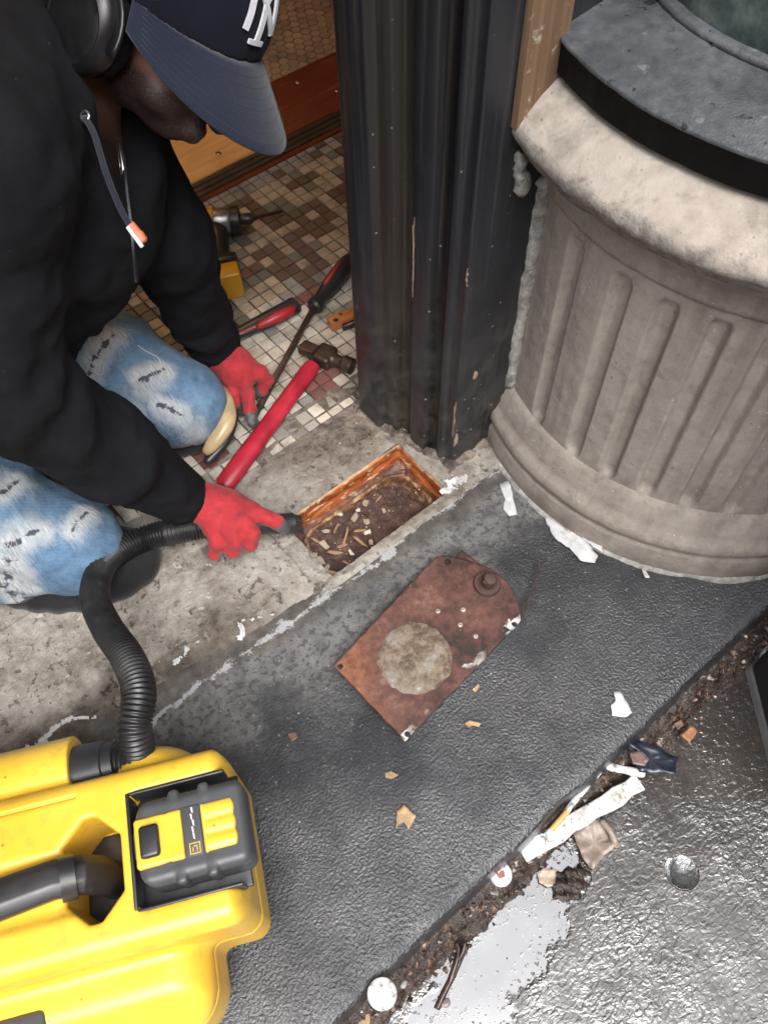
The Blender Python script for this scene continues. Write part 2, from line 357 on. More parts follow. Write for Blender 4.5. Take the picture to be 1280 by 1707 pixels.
def m_stone(name='weathered_limestone', k=1.0, lip=False):
    t = NT(name); X, Y, Z = t.xyz()
    a = t.noise(5, 6, .6); b = t.noise(60, 5, .6); f = t.noise(700, 3, .6)
    c = t.ramp(t.math('ADD', t.math('MULTIPLY', a, .65), t.math('MULTIPLY', b, .35)), [(.32, (.20*k, .17*k, .148*k)), (.5, (.29*k, .255*k, .222*k)), (.68, (.36*k, .325*k, .285*k))])
    run = t.noise(1, 5, .6, vec=t.scaled((26, 26, 2.4)))
    c = t.mix(t.map(run, .48, .72, 0, .55), c, (.12, .10, .084)); c = t.mix(t.map(t.noise(22, 6, .7), .54, .72, 0, .5), c, (.10, .085, .07))
    v = t.n('TexVoronoi'); t.put(v.inputs['Vector'], t.pos); v.inputs['Scale'].default_value = 150
    spk = t.math('MULTIPLY', t.map(v.outputs['Distance'], .15, .28, 1, 0), t.math('GREATER_THAN', t.xyz(v.outputs['Color'])[0], .88))
    c = t.mix(t.math('MULTIPLY', spk, .6), c, t.mix(t.xyz(v.outputs['Color'])[1], (.09, .075, .06), (.55, .53, .5)))
    if lip:
        gm = t.map(t.math('ADD', Z, t.map(t.noise(18, 6, .7), .3, .7, -.022, .022)), .598, .612, 1, 0); c = t.mix(t.math('MULTIPLY', gm, .7), c, t.ramp(t.noise(60, 5, .7), [(.4, (.085, .078, .07)), (.62, (.26, .245, .225))]))
        rd = t.map(t.noise(30, 2, .5, vec=t.scaled((1, 1, 1), loc=(3, 8, 2))), .735, .75); c = t.mix(t.math('MULTIPLY', rd, .7), c, (.35, .06, .04))
    foot = t.math('MULTIPLY', t.map(Z, .0, .10, 1, 0), t.map(t.noise(16, 5), .3, .6))
    c = t.mix(t.math('MULTIPLY', foot, .7), c, (.10, .075, .058))
    h = t.math('ADD', t.math('MULTIPLY', f, .6), t.math('SUBTRACT', t.math('MULTIPLY', b, .8), t.math('MULTIPLY', spk, .4)))
    return t.out(c, .88, t.bump(t.math('ADD', h, t.math('MULTIPLY', t.noise(170, 5, .65), .9)), .8, .0018))
def m_sill():
    t = NT('dark_slate_sill'); a = t.noise(9, 6, .6); b = t.noise(80, 5)
    c = t.ramp(t.math('ADD', t.math('MULTIPLY', a, .6), t.math('MULTIPLY', b, .4)), [(.34, (.030, .034, .038)), (.5, (.062, .068, .075)), (.66, (.11, .118, .127))])
    d = t.map(t.noise(48, 4, .55), .64, .68); c = t.mix(d, c, (.016, .016, .017)); d2 = t.map(t.noise(30, 5, .6, vec=t.scaled((1, 1, 1), loc=(5, 2, 1))), .66, .74); c = t.mix(t.math('MULTIPLY', d2, .6), c, (.25, .25, .24))
    return t.out(c, .5, t.bump(t.math('SUBTRACT', t.math('ADD', b, t.noise(420, 3)), d), .5, .0016))
def m_tile(name, ca, cb, rough=.45):
    t = NT(name); r = t.rnd(); n = t.noise(90, 4); d = t.noise(14, 5, .65)
    c = t.mix(t.map(t.math('ADD', t.math('MULTIPLY', r, .6), t.math('MULTIPLY', n, .4)), .15, .85), ca, cb)
    c = t.mix(t.map(d, .44, .66, 0, .7), c, (.12, .095, .075))
    sp = t.map(t.noise(240, 3, .7), .66, .72); c = t.mix(t.math('MULTIPLY', sp, .7), c, (.05, .04, .033))
    return t.out(c, rough, t.bump(n, .2, .0008))
M = {}
M['slab'] = m_dark_slab(); M['concrete'] = m_light_concrete(); M['sidewalk'] = m_sidewalk(); M['black_paint'] = m_black_paint()
M['stone'] = m_stone(k=1.0); M['stone_light'] = m_stone('pale_limestone_ledge', 1.25, True); M['sill'] = m_sill()
M['tile_cream'] = m_tile('cream_tile', (.42, .37, .31), (.60, .55, .47)); M['tile_grey'] = m_tile('grey_tile', (.22, .21, .185), (.34, .32, .285))
M['tile_warmlit'] = m_tile('warmlit_tile', (.33, .25, .18), (.48, .39, .29)); M['tile_brown'] = m_tile('brown_tile', (.085, .052, .036), (.14, .09, .06)); M['tile_green'] = m_tile('green_grey_tile', (.11, .115, .095), (.18, .18, .145))  # back-row cream tile carries the warm indoor light in its colour
M['tile_maroon'] = m_tile('maroon_tile', (.13, .05, .045), (.21, .085, .075)); M['tile_hex'] = m_tile('hexagon_tile', (.24, .155, .095), (.36, .25, .165))  # hexagon tile browned to hold the room's warm light in its colour
M['grout'] = simple('dark_grout', (.05, .042, .035), .9, .4, 120, .5)
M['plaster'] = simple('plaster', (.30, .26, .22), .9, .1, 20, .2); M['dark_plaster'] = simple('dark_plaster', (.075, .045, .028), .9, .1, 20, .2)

# ------------------------------------------------------------------ ground, step, threshold
def seam_y(x): return .545-.12*min(x, .29)+.006*fbm((x*1.0, 3.1, 0), 14)
HOLE = (.302, .545, .517, .645)
def slab_z(x, y):
    z = -.012*(.5-y) if y < .5 else 0.0
    z += .0007*fbm((x, y, 0), 9, 3) + .0002*fbm((x, y, 5), 130, 3)
    return z
def slab_pt(x, y):
    e = .047+.006*fbm((x, 0, 9), 11, 4)               # worn front edge
    if y < .068:
        s = (.068-y)/.068                             # front strip rolls over the edge and down the riser
        if s < .35: yy = .068-(.068-e)*s/.35*.8; z = slab_z(x, yy)-.004*(s/.35)**2
        else:
            q = (s-.35)/.65; yy = e+(.068-e)*.2*(1-min(1, q*3))-.004*q; z = slab_z(x, e)-.004-.085*q
        return (x, yy, z)
    return (x, y, slab_z(x, y))
me = height_grid(-.75, 1.45, .0, .60, .005, slab_pt, lambda x, y: HOLE[0]-.004 < x < HOLE[1]+.012 and y > HOLE[2]-.004)
structure('entrance_slab', me, M['slab'])
def side_z(x, y):
    return -.072-.012*(.05-y)*1.0 + .0012*fbm((x, y, 2), 30, 4)
structure('sidewalk', height_grid(-1.4, 2.6, -3.0, .06, .02, side_z), M['sidewalk'])
# street beyond, behind the camera: one large sheet to the horizon
structure('road', mesh([(-60, -60, -.23), (60, -60, -.23), (60, -2.9, -.23), (-60, -2.9, -.23)], [(0, 1, 2, 3)]), simple('asphalt', (.05, .05, .052), .8, .2, 40, .4))
structure('ground', mesh([(-60, -3.0, -.10), (60, -3.0, -.10), (60, 60, -.10), (-60, 60, -.10)], [(0, 1, 2, 3)]), simple('paving_far', (.16, .15, .14), .85, .2, 20, .3))
structure('kerb', MB().box((-60, -3.12, -.24), (60, -2.985, -.098)).mesh(), simple('kerb_granite', (.25, .25, .25), .8, .2, 60, .3))
def thr_z(x, y):
    s = seam_y(x); d = y-s
    up = .011*min(1, max(0, (d+.004)/.022)) if x < .27 else .006*min(1, max(0, (d+.03)/.02))
    z = up + .0022*fbm((x, y, 7), 18, 5) + .0020*fbm((x, y, 1), 85, 5)
    ed = min(abs(x-HOLE[0]), abs(y-HOLE[2]), abs(x-HOLE[1]), abs(y-HOLE[3]))
    if HOLE[0]-.02 < x < HOLE[1]+.02 and HOLE[2]-.02 < y < HOLE[3]+.02: z -= .004*max(0, 1-ed/.012)
    if d < -.004 and x < .27: z = -.006
    return z
def in_hole(x, y): return HOLE[0] < x < HOLE[1] and HOLE[2] < y < HOLE[3]
def thr_pt(x, y):
    z = thr_z(x, y); return (x, y, z if y < .765 else min(z, .0015))
nxg = .003
structure('threshold_concrete', height_grid(HOLE[0]-.003*330, HOLE[1]+.003*40, HOLE[2]-.003*7, HOLE[3]+.003*57, .003, thr_pt,
          lambda x, y: in_hole(x, y) or (y < seam_y(x)-.012 and x < .29)), M['concrete'])

# ------------------------------------------------------------------ mosaic floor of the vestibule
TP = .026; TX0, TY0 = .483, .769; TPY = .0262
floor_s = structure('vestibule_floor', mesh([(-1.2, .70, -.0015), (1.9, .70, -.0015), (1.9, 1.405, -.0015), (-1.2, 1.405, -.0015)], [(0, 1, 2, 3)]), M['grout'])
ROWS = {22: '........bbWWWWgWWW', 21: '........WbWWWbbbWWW', 20: '........bbggWWgWWgW', 19: '.......bWbbgWWWWWb', 18: '......gWWbbbbbWbbW', 17: '....ggWWWWWbWbWbbW',
        16: '...ggWbbWbbbbbWWb', 15: '..ggbbWbWbWbbWWWW', 14: '.gggggbbgbgWWWgg', 13: '.gWWWWbbWbWWWWg', 12: 'ggWWWWybbbWWWg', 11: 'WgWWWyybyyWWW', 10: 'WWWWWmmmyWWWW'}
KIND = {'W': 'tile_cream', 'b': 'tile_brown', 'g': 'tile_green', 'y': 'tile_grey', 'm': 'tile_maroon', 't': 'tile_warmlit'}
def tile_kind(i, j):
    rr = random.random()
    if j >= 23: return 'tile_grey' if rr < .8 else 'tile_brown'
    if j in ROWS and 0 <= i < len(ROWS[j]) and ROWS[j][i] != '.': return KIND[ROWS[j][i]] if ROWS[j][i] != 'W' or j < 12 else 'tile_warmlit'  # cream turns to the warm-lit tint in the back rows
    if j >= 10: return ('tile_brown', 'tile_warmlit', 'tile_green', 'tile_cream')[((i//2)*3+(j//2)*5+i*j) % 4]
    if j in (2, 3) and (i % 9) in (1, 2) : return 'tile_maroon'
    if j in (3,) and i % 9 == 3: return 'tile_maroon'
    if j == 1: return 'tile_grey' if rr < .6 else 'tile_cream'
    if j == 0: return 'tile_cream' if rr < .75 else 'tile_grey'
    return 'tile_cream' if rr < .93 else 'tile_grey'
def tile_verts(c, s, z, cx=0, cy=0, rot=0, tilt=(0, 0)):
    ca, sa = math.cos(rot), math.sin(rot); v = []
    for q, zz in ((s, -.004), (s, z-.0008), (s-.0010, z)):
        for x, y in ((-q, -q), (q, -q), (q, q), (-q, q)):
            X = x*ca-y*sa; Y = x*sa+y*ca; v.append((cx+X, cy+Y, zz+(X*tilt[0]+Y*tilt[1] if zz > 0 else 0)))
    f = [(8, 9, 10, 11)]+[(a+4*k, (a+1) % 4+4*k, (a+1) % 4+4*k+4, a+4*k+4) for k in (0, 1) for a in range(4)]
    return v, f
TM = {}
for k in KIND.values():
    v, f = tile_verts(None, .0118, .0016); TM[k] = mesh(v, f); TM[k].materials.append(M[k])
cells = []
for j in range(0, 25):
    for i in range(-16, 30):
        x, y = TX0+TP*i, TY0+TPY*j
        if x > .530 and y < .765: continue
        if y < .78 and x < .25: continue
        cells.append((i, j, x, y))
def seen(c):  # along the open strip between the kneeling worker and the post
    i, j, x, y = c; right = .50+ (y-.73)*.80 + .03; left = .22 if y < 1.0 else .22+(y-1.0)*.95
    return left < x < right
vis = sorted([c for c in cells if seen(c)], key=lambda c: c[2]**2+c[3]**2)
near = set((c[0], c[1]) for c in vis[:300]); restv = {}
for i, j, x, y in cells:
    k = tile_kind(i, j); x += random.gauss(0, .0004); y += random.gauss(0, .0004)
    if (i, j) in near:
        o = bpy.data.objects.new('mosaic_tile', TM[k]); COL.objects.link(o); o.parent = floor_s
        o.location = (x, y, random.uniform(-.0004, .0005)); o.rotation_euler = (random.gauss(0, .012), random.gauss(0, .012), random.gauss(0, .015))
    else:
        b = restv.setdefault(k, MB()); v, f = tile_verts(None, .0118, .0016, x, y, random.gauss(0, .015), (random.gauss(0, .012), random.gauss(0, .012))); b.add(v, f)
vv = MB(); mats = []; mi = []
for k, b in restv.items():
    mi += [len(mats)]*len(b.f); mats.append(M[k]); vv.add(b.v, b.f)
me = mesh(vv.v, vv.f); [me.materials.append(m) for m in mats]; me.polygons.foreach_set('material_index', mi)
tag(link('mosaic_field', me, None, floor_s), kind='stuff')

# inner room: hexagon tiles beyond the saddle
hex_floor = structure('inner_floor', mesh([(-1.2, 1.64, .004), (2.6, 1.64, .004), (2.6, 3.4, .004), (-1.2, 3.4, .004)], [(0, 1, 2, 3)]), M['grout'])
HP = .0265; hs_ = HP/2-.0012; hv = []
for z, q in ((0.0, hs_*1.1547), (.0060, hs_*1.1547), (.0066, hs_*1.1547-.001)):
    hv += [(q*math.cos(rad(60*k+30)), q*math.sin(rad(60*k+30)), z) for k in range(6)]
hf = [tuple(range(12, 18))]+[(a+6*k, (a+1) % 6+6*k, (a+1) % 6+6*k+6, a+6*k+6) for k in (0, 1) for a in range(6)]
HM = mesh(hv, hf); HM.materials.append(M['tile_hex']); hcells = []
for j in range(46):
    for i in range(80):
        x = .50+HP*(i+.5*(j % 2)); y = 1.662+HP*.866*j; hcells.append((x, y))
def hseen(x, y): return .66 < x < .86 and y < 1.80 or (1.0 < x+ (y-1.66)*-.55 < 1.32)
hv_ = sorted([c for c in hcells if hseen(*c)], key=lambda c: c[0]**2+c[1]**2)[:300]; hset = set(hv_); rest = MB()
for c in hcells:
    if c in hset:
        o = bpy.data.objects.new('hexagon_tile', HM); COL.objects.link(o); o.parent = hex_floor; o.location = (c[0], c[1], .001+random.uniform(-.0004, .0004))
        o.rotation_euler = (random.gauss(0, .01), random.gauss(0, .01), random.gauss(0, .02))
    else: rest.add([(p[0]+c[0], p[1]+c[1], p[2]+.001) for p in hv], hf)
me = mesh(rest.v, rest.f); me.materials.append(M['tile_hex']); tag(link('hexagon_field', me, None, hex_floor), kind='stuff')

# ------------------------------------------------------------------ stone bulkhead with flutes: quarter round, then straight along the street
CC = Vector((1.006, .404))
def bulk_path(r, a0=118, straight=2.4, da=1.0):
    out = []; a = a0
    while a <= 270+1e-6:
        out.append((CC.x+r*math.cos(rad(a)), CC.y+r*math.sin(rad(a)), a)); a += da
    x = .02
    while x <= straight: out.append((CC.x+x, CC.y-r, 270+x/.335*57.3)); x += .006 if x < .5 else .1
    return out
def bulk(prof, da=1.0, disp=None, back=.20, a0=118, rough_=1.0):
    """sweep a (radius, z) profile along the bulkhead"""
    n = len(prof); base = bulk_path(1.0, a0, 2.4, da); vs = []
    paths = [bulk_path(r, a0, 2.4, da) for r, z in prof]
    for s in range(len(base)):
        for k, (r, z) in enumerate(prof):
            p = paths[k][s]; d = disp(p[2], z) if disp else 0
            cx = CC.x if p[2] <= 270 else p[0]
            nx, ny = (math.cos(rad(p[2])), math.sin(rad(p[2]))) if p[2] <= 270 else (0, -1)
            q = Vector((p[0], p[1], z)); e = (.0011*fbm(q, 22, 4)+.0005*fbm(q, 90, 3))*rough_
            vs.append((p[0]+nx*(d+e), p[1]+ny*(d+e), z))
    fs = [(s*n+k, (s+1)*n+k, (s+1)*n+k+1, s*n+k+1) for s in range(len(base)-1) for k in range(n-1)]
    return fix(mesh(vs, fs, True))
bulkhead = thing('stone_bulkhead', 'rounded fluted limestone bulkhead beside the black door post', 'bulkhead', (CC.x, CC.y, 0))
def arc(c, r, a0, a1, n): return [(c[0]+r*math.cos(rad(a0+(a1-a0)*i/n)), c[1]+r*math.sin(rad(a0+(a1-a0)*i/n))) for i in range(n+1)]
plinth = [(.20, -.09), (.371, -.09), (.371, .0), (.370, .042), (.3675, .046)]+arc((.352, .066), .0185, -60, 65, 7)+[(.354, .092), (.3535, .104), (.347, .110), (.346, .121), (.337, .127), (.330, .1275)]
link('plinth', bulk(plinth), M['stone'], bulkhead)
FL = [168.9, 182.4, 192.8, 203.2, 213.6, 224.0, 234.4, 244.8, 255.2, 265.6]+[276+10.4*k for k in range(12)]
def flute(a, z):
    best = min(FL, key=lambda f: abs(f-a)); w = abs(best-a)/57.3*.335; hw = .0135
    zt, zb = .478-hw, .138+.004
    dz = max(0, z-zt, zb-z); q = math.hypot(w, dz) if (z > zt or z < zb) else w
    return -.0115*min(1, max(0, (hw-q)/.0060))**.6 if q < hw else 0.0
zs = [.126, .132]+[.136+.006*k for k in range(60)]
drum = [(.335, z) for z in zs if z < .496]+[(.335, .496)]
link('fluted_drum', bulk(drum, .42, flute), M['stone'], bulkhead)
cove = [(.335, .495), (.3405, .4965), (.341, .503)]+arc((.385, .512), .043, 180, 115, 7)+[(.372, .556), (.380, .566)]
link('cove_moulding', bulk(cove), M['stone'], bulkhead)
ledge = [(.372, .566), (.388, .572)]+arc((.386, .598), .0165, -55, 60, 7)+[(.388, .618), (.372, .630), (.350, .640), (.30, .650), (.22, .652)]
link('ledge', bulk(ledge, rough_=2.6), M['stone_light'], bulkhead)
sill = thing('window_sill', 'dark slate sill slab on the pale stone ledge', 'sill', (CC.x, CC.y, .652))
link('slab', bulk([(.3575, .6815), (.3585, .6835), (.3565, .6865), (.252, .698), (.22, .700)], a0=142), M['sill'], sill)
link('fascia', bulk([(.20, .644), (.350, .6455), (.3545, .648), (.3550, .6805), (.3575, .6820)], a0=142), simple('black_sill_front', (.0045, .0048, .0055), .85, .3, 40, .3, spec=.2), sill)  # sill front coloured far darker than the slab on top
t = NT('green_window_glass'); X, Y, Z = t.xyz()
gl = t.out(t.ramp(t.noise(16, 5, .65), [(.35, (.010, .020, .020)), (.52, (.05, .075, .07)), (.68, (.13, .155, .145))]), .12, spec=.6)
win = thing('bay_window', 'curved dark green bay window pane above the slate sill', 'window', (CC.x, CC.y, .70))
link('bottom_rail', bulk([(.20, .697), (.2515, .697), (.2510, .7035), (.2460, .7055), (.21, .7055)], 1.0, a0=128), M['sill'], win)
link('pane', bulk([(.239, .705), (.236, 2.2)], 1.0, a0=128), gl, win)

# ------------------------------------------------------------------ black door post: moulded side towards the doorway, flat front
PX = lambda f: .541+(.582-.541)*f
post = thing('door_post', 'worn black painted door post between the doorway and the stone bulkhead', 'post', (.56, .60, 0))
prof = [(.64, .740), (.5385, .740), (.5375, .737), (.5400, .693), (.5425, .690), (.5520, .688), (.5535, .684), (.5560, .668), (.5580, .6655), (.5715, .663), (.5735, .659), (.5745, .642), (.5725, .639), (.5650, .637), (.5632, .634),
        (.5655, .607), (.5675, .604), (.5785, .602), (.5805, .598), (.5820, .587), (.5800, .585), (.5765, .583), (.5750, .580), (.5755, .575), (.5775, .572), (.5835, .571), (.5845, .564), (.5835, .5575), (.5830, .5535), (.5860, .5515), (.80, .5515), (.80, .72)]
def post_mesh(prof, z0=-.004, z1=2.25, nz=60):
    vs = []; n = len(prof)
    zs = [z0+(z1-z0)*(i/nz)**1.6 for i in range(nz+1)]
    for z in zs:
        for x, y in prof:
            e = .0006*fbm((.5, .5, z*.25), 14, 2)+.0004*fbm((x, y, z*.2), 60, 2); vs.append((x+e, y+e*.5, z))
    return fix(mesh(vs, [(i*n+k, i*n+(k+1) % n, (i+1)*n+(k+1) % n, (i+1)*n+k) for i in range(nz) for k in range(n)]))
me = post_mesh(prof); me = bevel(me, .0008, 1, 35); link('moulded_jamb', me, M['black_paint'], post)

# ------------------------------------------------------------------ the rest of the building around the doorway
structure('cornice', MB().box((-2.6, .20, 2.30), (4.2, .599, 2.50)).mesh(), M['plaster'])
structure('wall', MB().box((-2.6, .60, 2.10), (4.2, .95, 7.0)).mesh(), M['plaster'])
structure('wall', MB().box((-2.6, .62, -.09), (-.55, .95, 2.099)).mesh(), M['plaster'])
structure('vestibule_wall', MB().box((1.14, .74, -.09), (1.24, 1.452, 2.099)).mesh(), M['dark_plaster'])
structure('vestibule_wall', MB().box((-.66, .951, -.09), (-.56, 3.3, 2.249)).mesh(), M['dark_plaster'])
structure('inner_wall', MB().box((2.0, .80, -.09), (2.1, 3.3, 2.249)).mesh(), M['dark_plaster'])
structure('opposite_facade', MB().box((-30, -14.0, -.24), (30, -13.0, 13.0)).mesh(), simple('far_brick', (.22, .13, .10), .9, .2, 3, .2))
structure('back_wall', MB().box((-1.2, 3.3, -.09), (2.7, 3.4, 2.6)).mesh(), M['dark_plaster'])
structure('ceiling', MB().box((-1.2, .951, 2.10), (2.7, 3.4, 2.35)).mesh(), M['plaster'])

# ------------------------------------------------------------------ floor-closer pit in the threshold
def m_pit():
    t = NT('rusty_orange_enamel'); X, Y, Z = t.xyz()
    a = t.noise(1, 5, .65, vec=t.scaled((30, 30, 90))); b = t.noise(60, 5, .7)
    c = t.ramp(a, [(.34, (.055, .016, .008)), (.46, (.20, .045, .012)), (.58, (.36, .095, .022)), (.72, (.44, .20, .07))])
    chip = t.map(t.noise(1, 5, .7, vec=t.scaled((34, 34, 120), loc=(2, 1, 0))), .585, .61); c = t.mix(chip, c, (.55, .44, .30))
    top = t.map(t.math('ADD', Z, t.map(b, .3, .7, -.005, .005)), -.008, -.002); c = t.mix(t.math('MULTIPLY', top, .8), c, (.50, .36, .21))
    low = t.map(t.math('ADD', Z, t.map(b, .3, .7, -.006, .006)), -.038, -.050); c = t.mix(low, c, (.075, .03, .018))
    return t.out(c, .5, t.bump(t.math('ADD', chip, b), .4, .001))
def m_dirt():
    t = NT('damp_rust_dirt'); a = t.noise(35, 6, .65); b = t.noise(160, 5, .65)
    c = t.ramp(t.math('ADD', t.math('MULTIPLY', a, .6), t.math('MULTIPLY', b, .4)), [(.33, (.022, .012, .010)), (.5, (.062, .032, .025)), (.62, (.13, .075, .052)), (.75, (.25, .17, .12))])
    return t.out(c, .8, t.bump(b, .9, .003))
M['pit'] = m_pit(); M['dirt'] = m_dirt()
HX0, HX1, HY0, HY1 = HOLE
pit = thing('closer_box', 'rusty orange open metal box sunk into the threshold', 'floor box', ((HX0+HX1)/2, (HY0+HY1)/2, -.07))
def rrect(x0, x1, y0, y1, r, n=8):
    out = []
    for cx, cy, a in ((x1-r, y0+r, -90), (x1-r, y1-r, 0), (x0+r, y1-r, 90), (x0+r, y0+r, 180)):
        out += [(cx+r*math.cos(rad(a+90*k/n)), cy+r*math.sin(rad(a+90*k/n))) for k in range(n+1)]
    return out
def loft(loops):
    n = len(loops[0]); v = [p for l in loops for p in l]
    return v, [(i*n+k, i*n+(k+1) % n, (i+1)*n+(k+1) % n, (i+1)*n+k) for i in range(len(loops)-1) for k in range(n)]
def ring(x0, x1, y0, y1, r, z, nz=0.0, n=8):
    return [(x+nz*fbm((x, y, z), 70, 3), y+nz*fbm((y, x, z), 70, 3), z+nz*.6*fbm((x, y, z+3), 60, 3)) for x, y in rrect(x0, x1, y0, y1, r, n)]
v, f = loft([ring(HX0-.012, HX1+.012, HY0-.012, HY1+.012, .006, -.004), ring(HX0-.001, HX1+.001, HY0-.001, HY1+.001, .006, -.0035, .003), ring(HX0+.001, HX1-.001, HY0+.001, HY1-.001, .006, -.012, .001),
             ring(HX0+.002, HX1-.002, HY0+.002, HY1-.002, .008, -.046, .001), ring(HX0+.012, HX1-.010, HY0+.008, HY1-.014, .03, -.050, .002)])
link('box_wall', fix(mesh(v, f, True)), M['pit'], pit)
v, f = loft([ring(HX0+.010, HX1-.008, HY0+.006, HY1-.012, .036, -.049, .001, 10), ring(HX0+.011, HX1-.009, HY0+.007, HY1-.013, .036, -.043, .002, 10), ring(HX0+.014, HX1-.012, HY0+.010, HY1-.017, .034, -.043, .002, 10),
             ring(HX0+.015, HX1-.013, HY0+.011, HY1-.018, .033, -.049, .001, 10), ring(HX0+.018, HX1-.016, HY0+.014, HY1-.021, .03, -.085, .001, 10)])
t = NT('flaking_inner_pan'); n1 = t.noise(45, 6, .7)
mp = t.out(t.ramp(n1, [(.35, (.035, .018, .012)), (.5, (.16, .07, .03)), (.6, (.40, .26, .13)), (.75, (.5, .4, .27))]), .7, t.bump(n1, .6, .002))
link('inner_pan', fix(mesh(v, f, True)), mp, pit)
def fill_z(x, y):
    z = -.057+.007*fbm((x, y, 3), 20, 5)+.003*fbm((x, y, 8), 90, 4); return z+.010*max(0, 1-(x-HX0)/.12)-.016*max(0, (x-.47)/.06)
dirt = link('dirt_fill', height_grid(HX0+.012, HX1-.012, HY0+.008, HY1-.016, .003, fill_z), M['dirt'], pit); tag(dirt, kind='stuff')

# ------------------------------------------------------------------ rusty cover plate lying on the slab
def m_rust_plate():
    t = NT('rusted_plate'); X, Y, Z = t.xyz(); a = t.noise(14, 6, .62); b = t.noise(80, 6, .65); f = t.noise(360, 4)
    c = t.ramp(t.math('ADD', t.math('MULTIPLY', a, .6), t.math('MULTIPLY', b, .4)), [(.38, (.022, .014, .012)), (.47, (.068, .031, .024)), (.56, (.12, .052, .038)), (.66, (.19, .12, .09))])
    og = t.map(t.math('ADD', t.math('ADD', X, t.math('MULTIPLY', Y, -.55)), t.map(a, .3, .7, -.03, .03)), .01, .09, 1, 0, True)
    c = t.mix(t.math('MULTIPLY', og, .5), c, t.ramp(b, [(.35, (.20, .065, .03)), (.65, (.42, .17, .085))]))
    # white paint left along the street-side edge
    e = t.math('SUBTRACT', Y, t.math('MULTIPLY_ADD', X, .10, .232)); ed = t.map(e, .0, .020, 1, 0)
    wp = t.map(t.math('SUBTRACT', t.math('MULTIPLY', ed, .52), t.noise(60, 5, .6)), -.06, -.02); wp = t.math('MULTIPLY', wp, t.map(t.noise(16, 2), .50, .58)); c = t.mix(wp, c, (.55, .53, .50))
    sp = t.map(t.noise(210, 3, .6), .70, .73); c = t.mix(t.math('MULTIPLY', sp, .5), c, (.36, .28, .22))
    return t.out(c, .72, t.bump(t.math('ADD', t.math('MULTIPLY', f, .4), t.math('ADD', b, wp)), .5, .0012), metal=.1)
M['rust'] = m_rust_plate()
pc = [(0.2095, 0.3940, 0.0200), (0.2180, 0.2461, 0.0140), (0.4643, 0.2698, 0.0180), (0.4848, 0.2961, 0.0220), (0.4932, 0.3284, 0.0260), (0.4894, 0.3612, 0.0280), (0.4777, 0.3821, 0.0280), (0.4610, 0.4087, 0.0280), (0.4484, 0.4249, 0.0280), (0.4316, 0.4283, 0.0280)]
pn = Vector(np.cross(np.array(pc[1])-np.array(pc[0]), np.array(pc[2])-np.array(pc[0]))).normalized(); pn = pn if pn.z > 0 else -pn
pO = Vector(pc[0]); pU = (Vector(pc[9])-pO).normalized(); pU = (pU-pn*pU.dot(pn)).normalized(); pV = pn.cross(pU)
def pl2(p): d = Vector(p)-pO; return (d.dot(pU), d.dot(pV))
poly = np.array([pl2(p) for p in pc])
if ((poly[:, 0]*np.roll(poly[:, 1], -1)-np.roll(poly[:, 0], -1)*poly[:, 1]).sum()) < 0: poly = poly[::-1]
PM = Matrix(((pU.x, pV.x, pn.x, pO.x), (pU.y, pV.y, pn.y, pO.y), (pU.z, pV.z, pn.z, pO.z), (0, 0, 0, 1)))
def poly_sdf(q, P):
    d = np.full(len(q), 1e9, np.float32); ins = np.ones(len(q), bool); n = len(P)
    for i in range(n):
        a = P[i]; b = P[(i+1) % n]; e = b-a; w = q-a; tt = np.clip((w@e)/(e@e), 0, 1); r = w-tt[:, None]*e
        d = np.minimum(d, np.sqrt((r*r).sum(1))); ins &= (e[0]*w[:, 1]-e[1]*w[:, 0]) > 0
    return np.where(ins, -d, d)
holes = [pl2((0.2162, 0.3871, 0.0200)), pl2((0.2270, 0.2515, 0.0140)), pl2((0.4533, 0.2728, 0.0200)), pl2((0.4460, 0.4112, 0.0270))]
def plate_fn(P):
    d2 = poly_sdf(P[:, :2], poly)+.0006*np.sin(P[:, 0]*210)*np.sin(P[:, 1]*170+1); d = smax(d2, np.abs(P[:, 2])-.0032, .002)
    for h in holes: d = smax(d, .0042-np.hypot(P[:, 0]-h[0], P[:, 1]-h[1]), .001)
    bx = rbox(P, (poly[:, 0].mean(), poly[:, 1].mean(), -.009), (.07, .05, .007), .003)
    return np.minimum(d, bx)
lo = np.append(poly.min(0)-.006, -.018); hi = np.append(poly.max(0)+.006, .008)
me = surface(plate_fn, lo, hi, .0016); me.transform(PM)
plate = thing('cover_plate', 'rusted steel cover plate with round mortar patch lying on the dark slab', 'metal plate', (pO.x+.12, pO.y-.03, 0))
link('plate', me, M['rust'], plate)
t = NT('crusted_mortar'); a1 = t.noise(22, 6, .7); b1 = t.noise(130, 6, .75)
mm = t.out(t.ramp(t.math('ADD', t.math('MULTIPLY', a1, .6), t.math('MULTIPLY', b1, .4)), [(.38, (.05, .036, .028)), (.46, (.13, .095, .068)), (.53, (.21, .17, .125)), (.60, (.24, .225, .205)), (.68, (.42, .40, .37))]), .9, t.bump(t.math('ADD', a1, b1), .8, .003))
c2 = pl2((0.3069, 0.3270, 0.0200)); mb = MB(); NR, NA = 16, 110; vs = [(c2[0], c2[1], .0075)]; fs = []
for i in range(1, NR+1):
    for k in range(NA):
        a = 2*math.pi*k/NA; rr = .0545*i/NR*(1+(.02+.05*(i/NR)**3)*fbm((math.cos(a), math.sin(a), 2), 3.5, 5)); x, y = c2[0]+rr*math.cos(a), c2[1]+rr*math.sin(a)
        vs.append((x, y, .0035+.0045*(1-(i/NR)**6)+.0036*fbm((x, y, 0), 48, 5)*(1-(i/NR)**8) if i < NR else .0028))
for k in range(NA): fs.append((0, 1+k, 1+(k+1) % NA))
for i in range(NR-1):
    for k in range(NA): fs.append((1+i*NA+k, 1+(i+1)*NA+k, 1+(i+1)*NA+(k+1) % NA, 1+i*NA+(k+1) % NA))
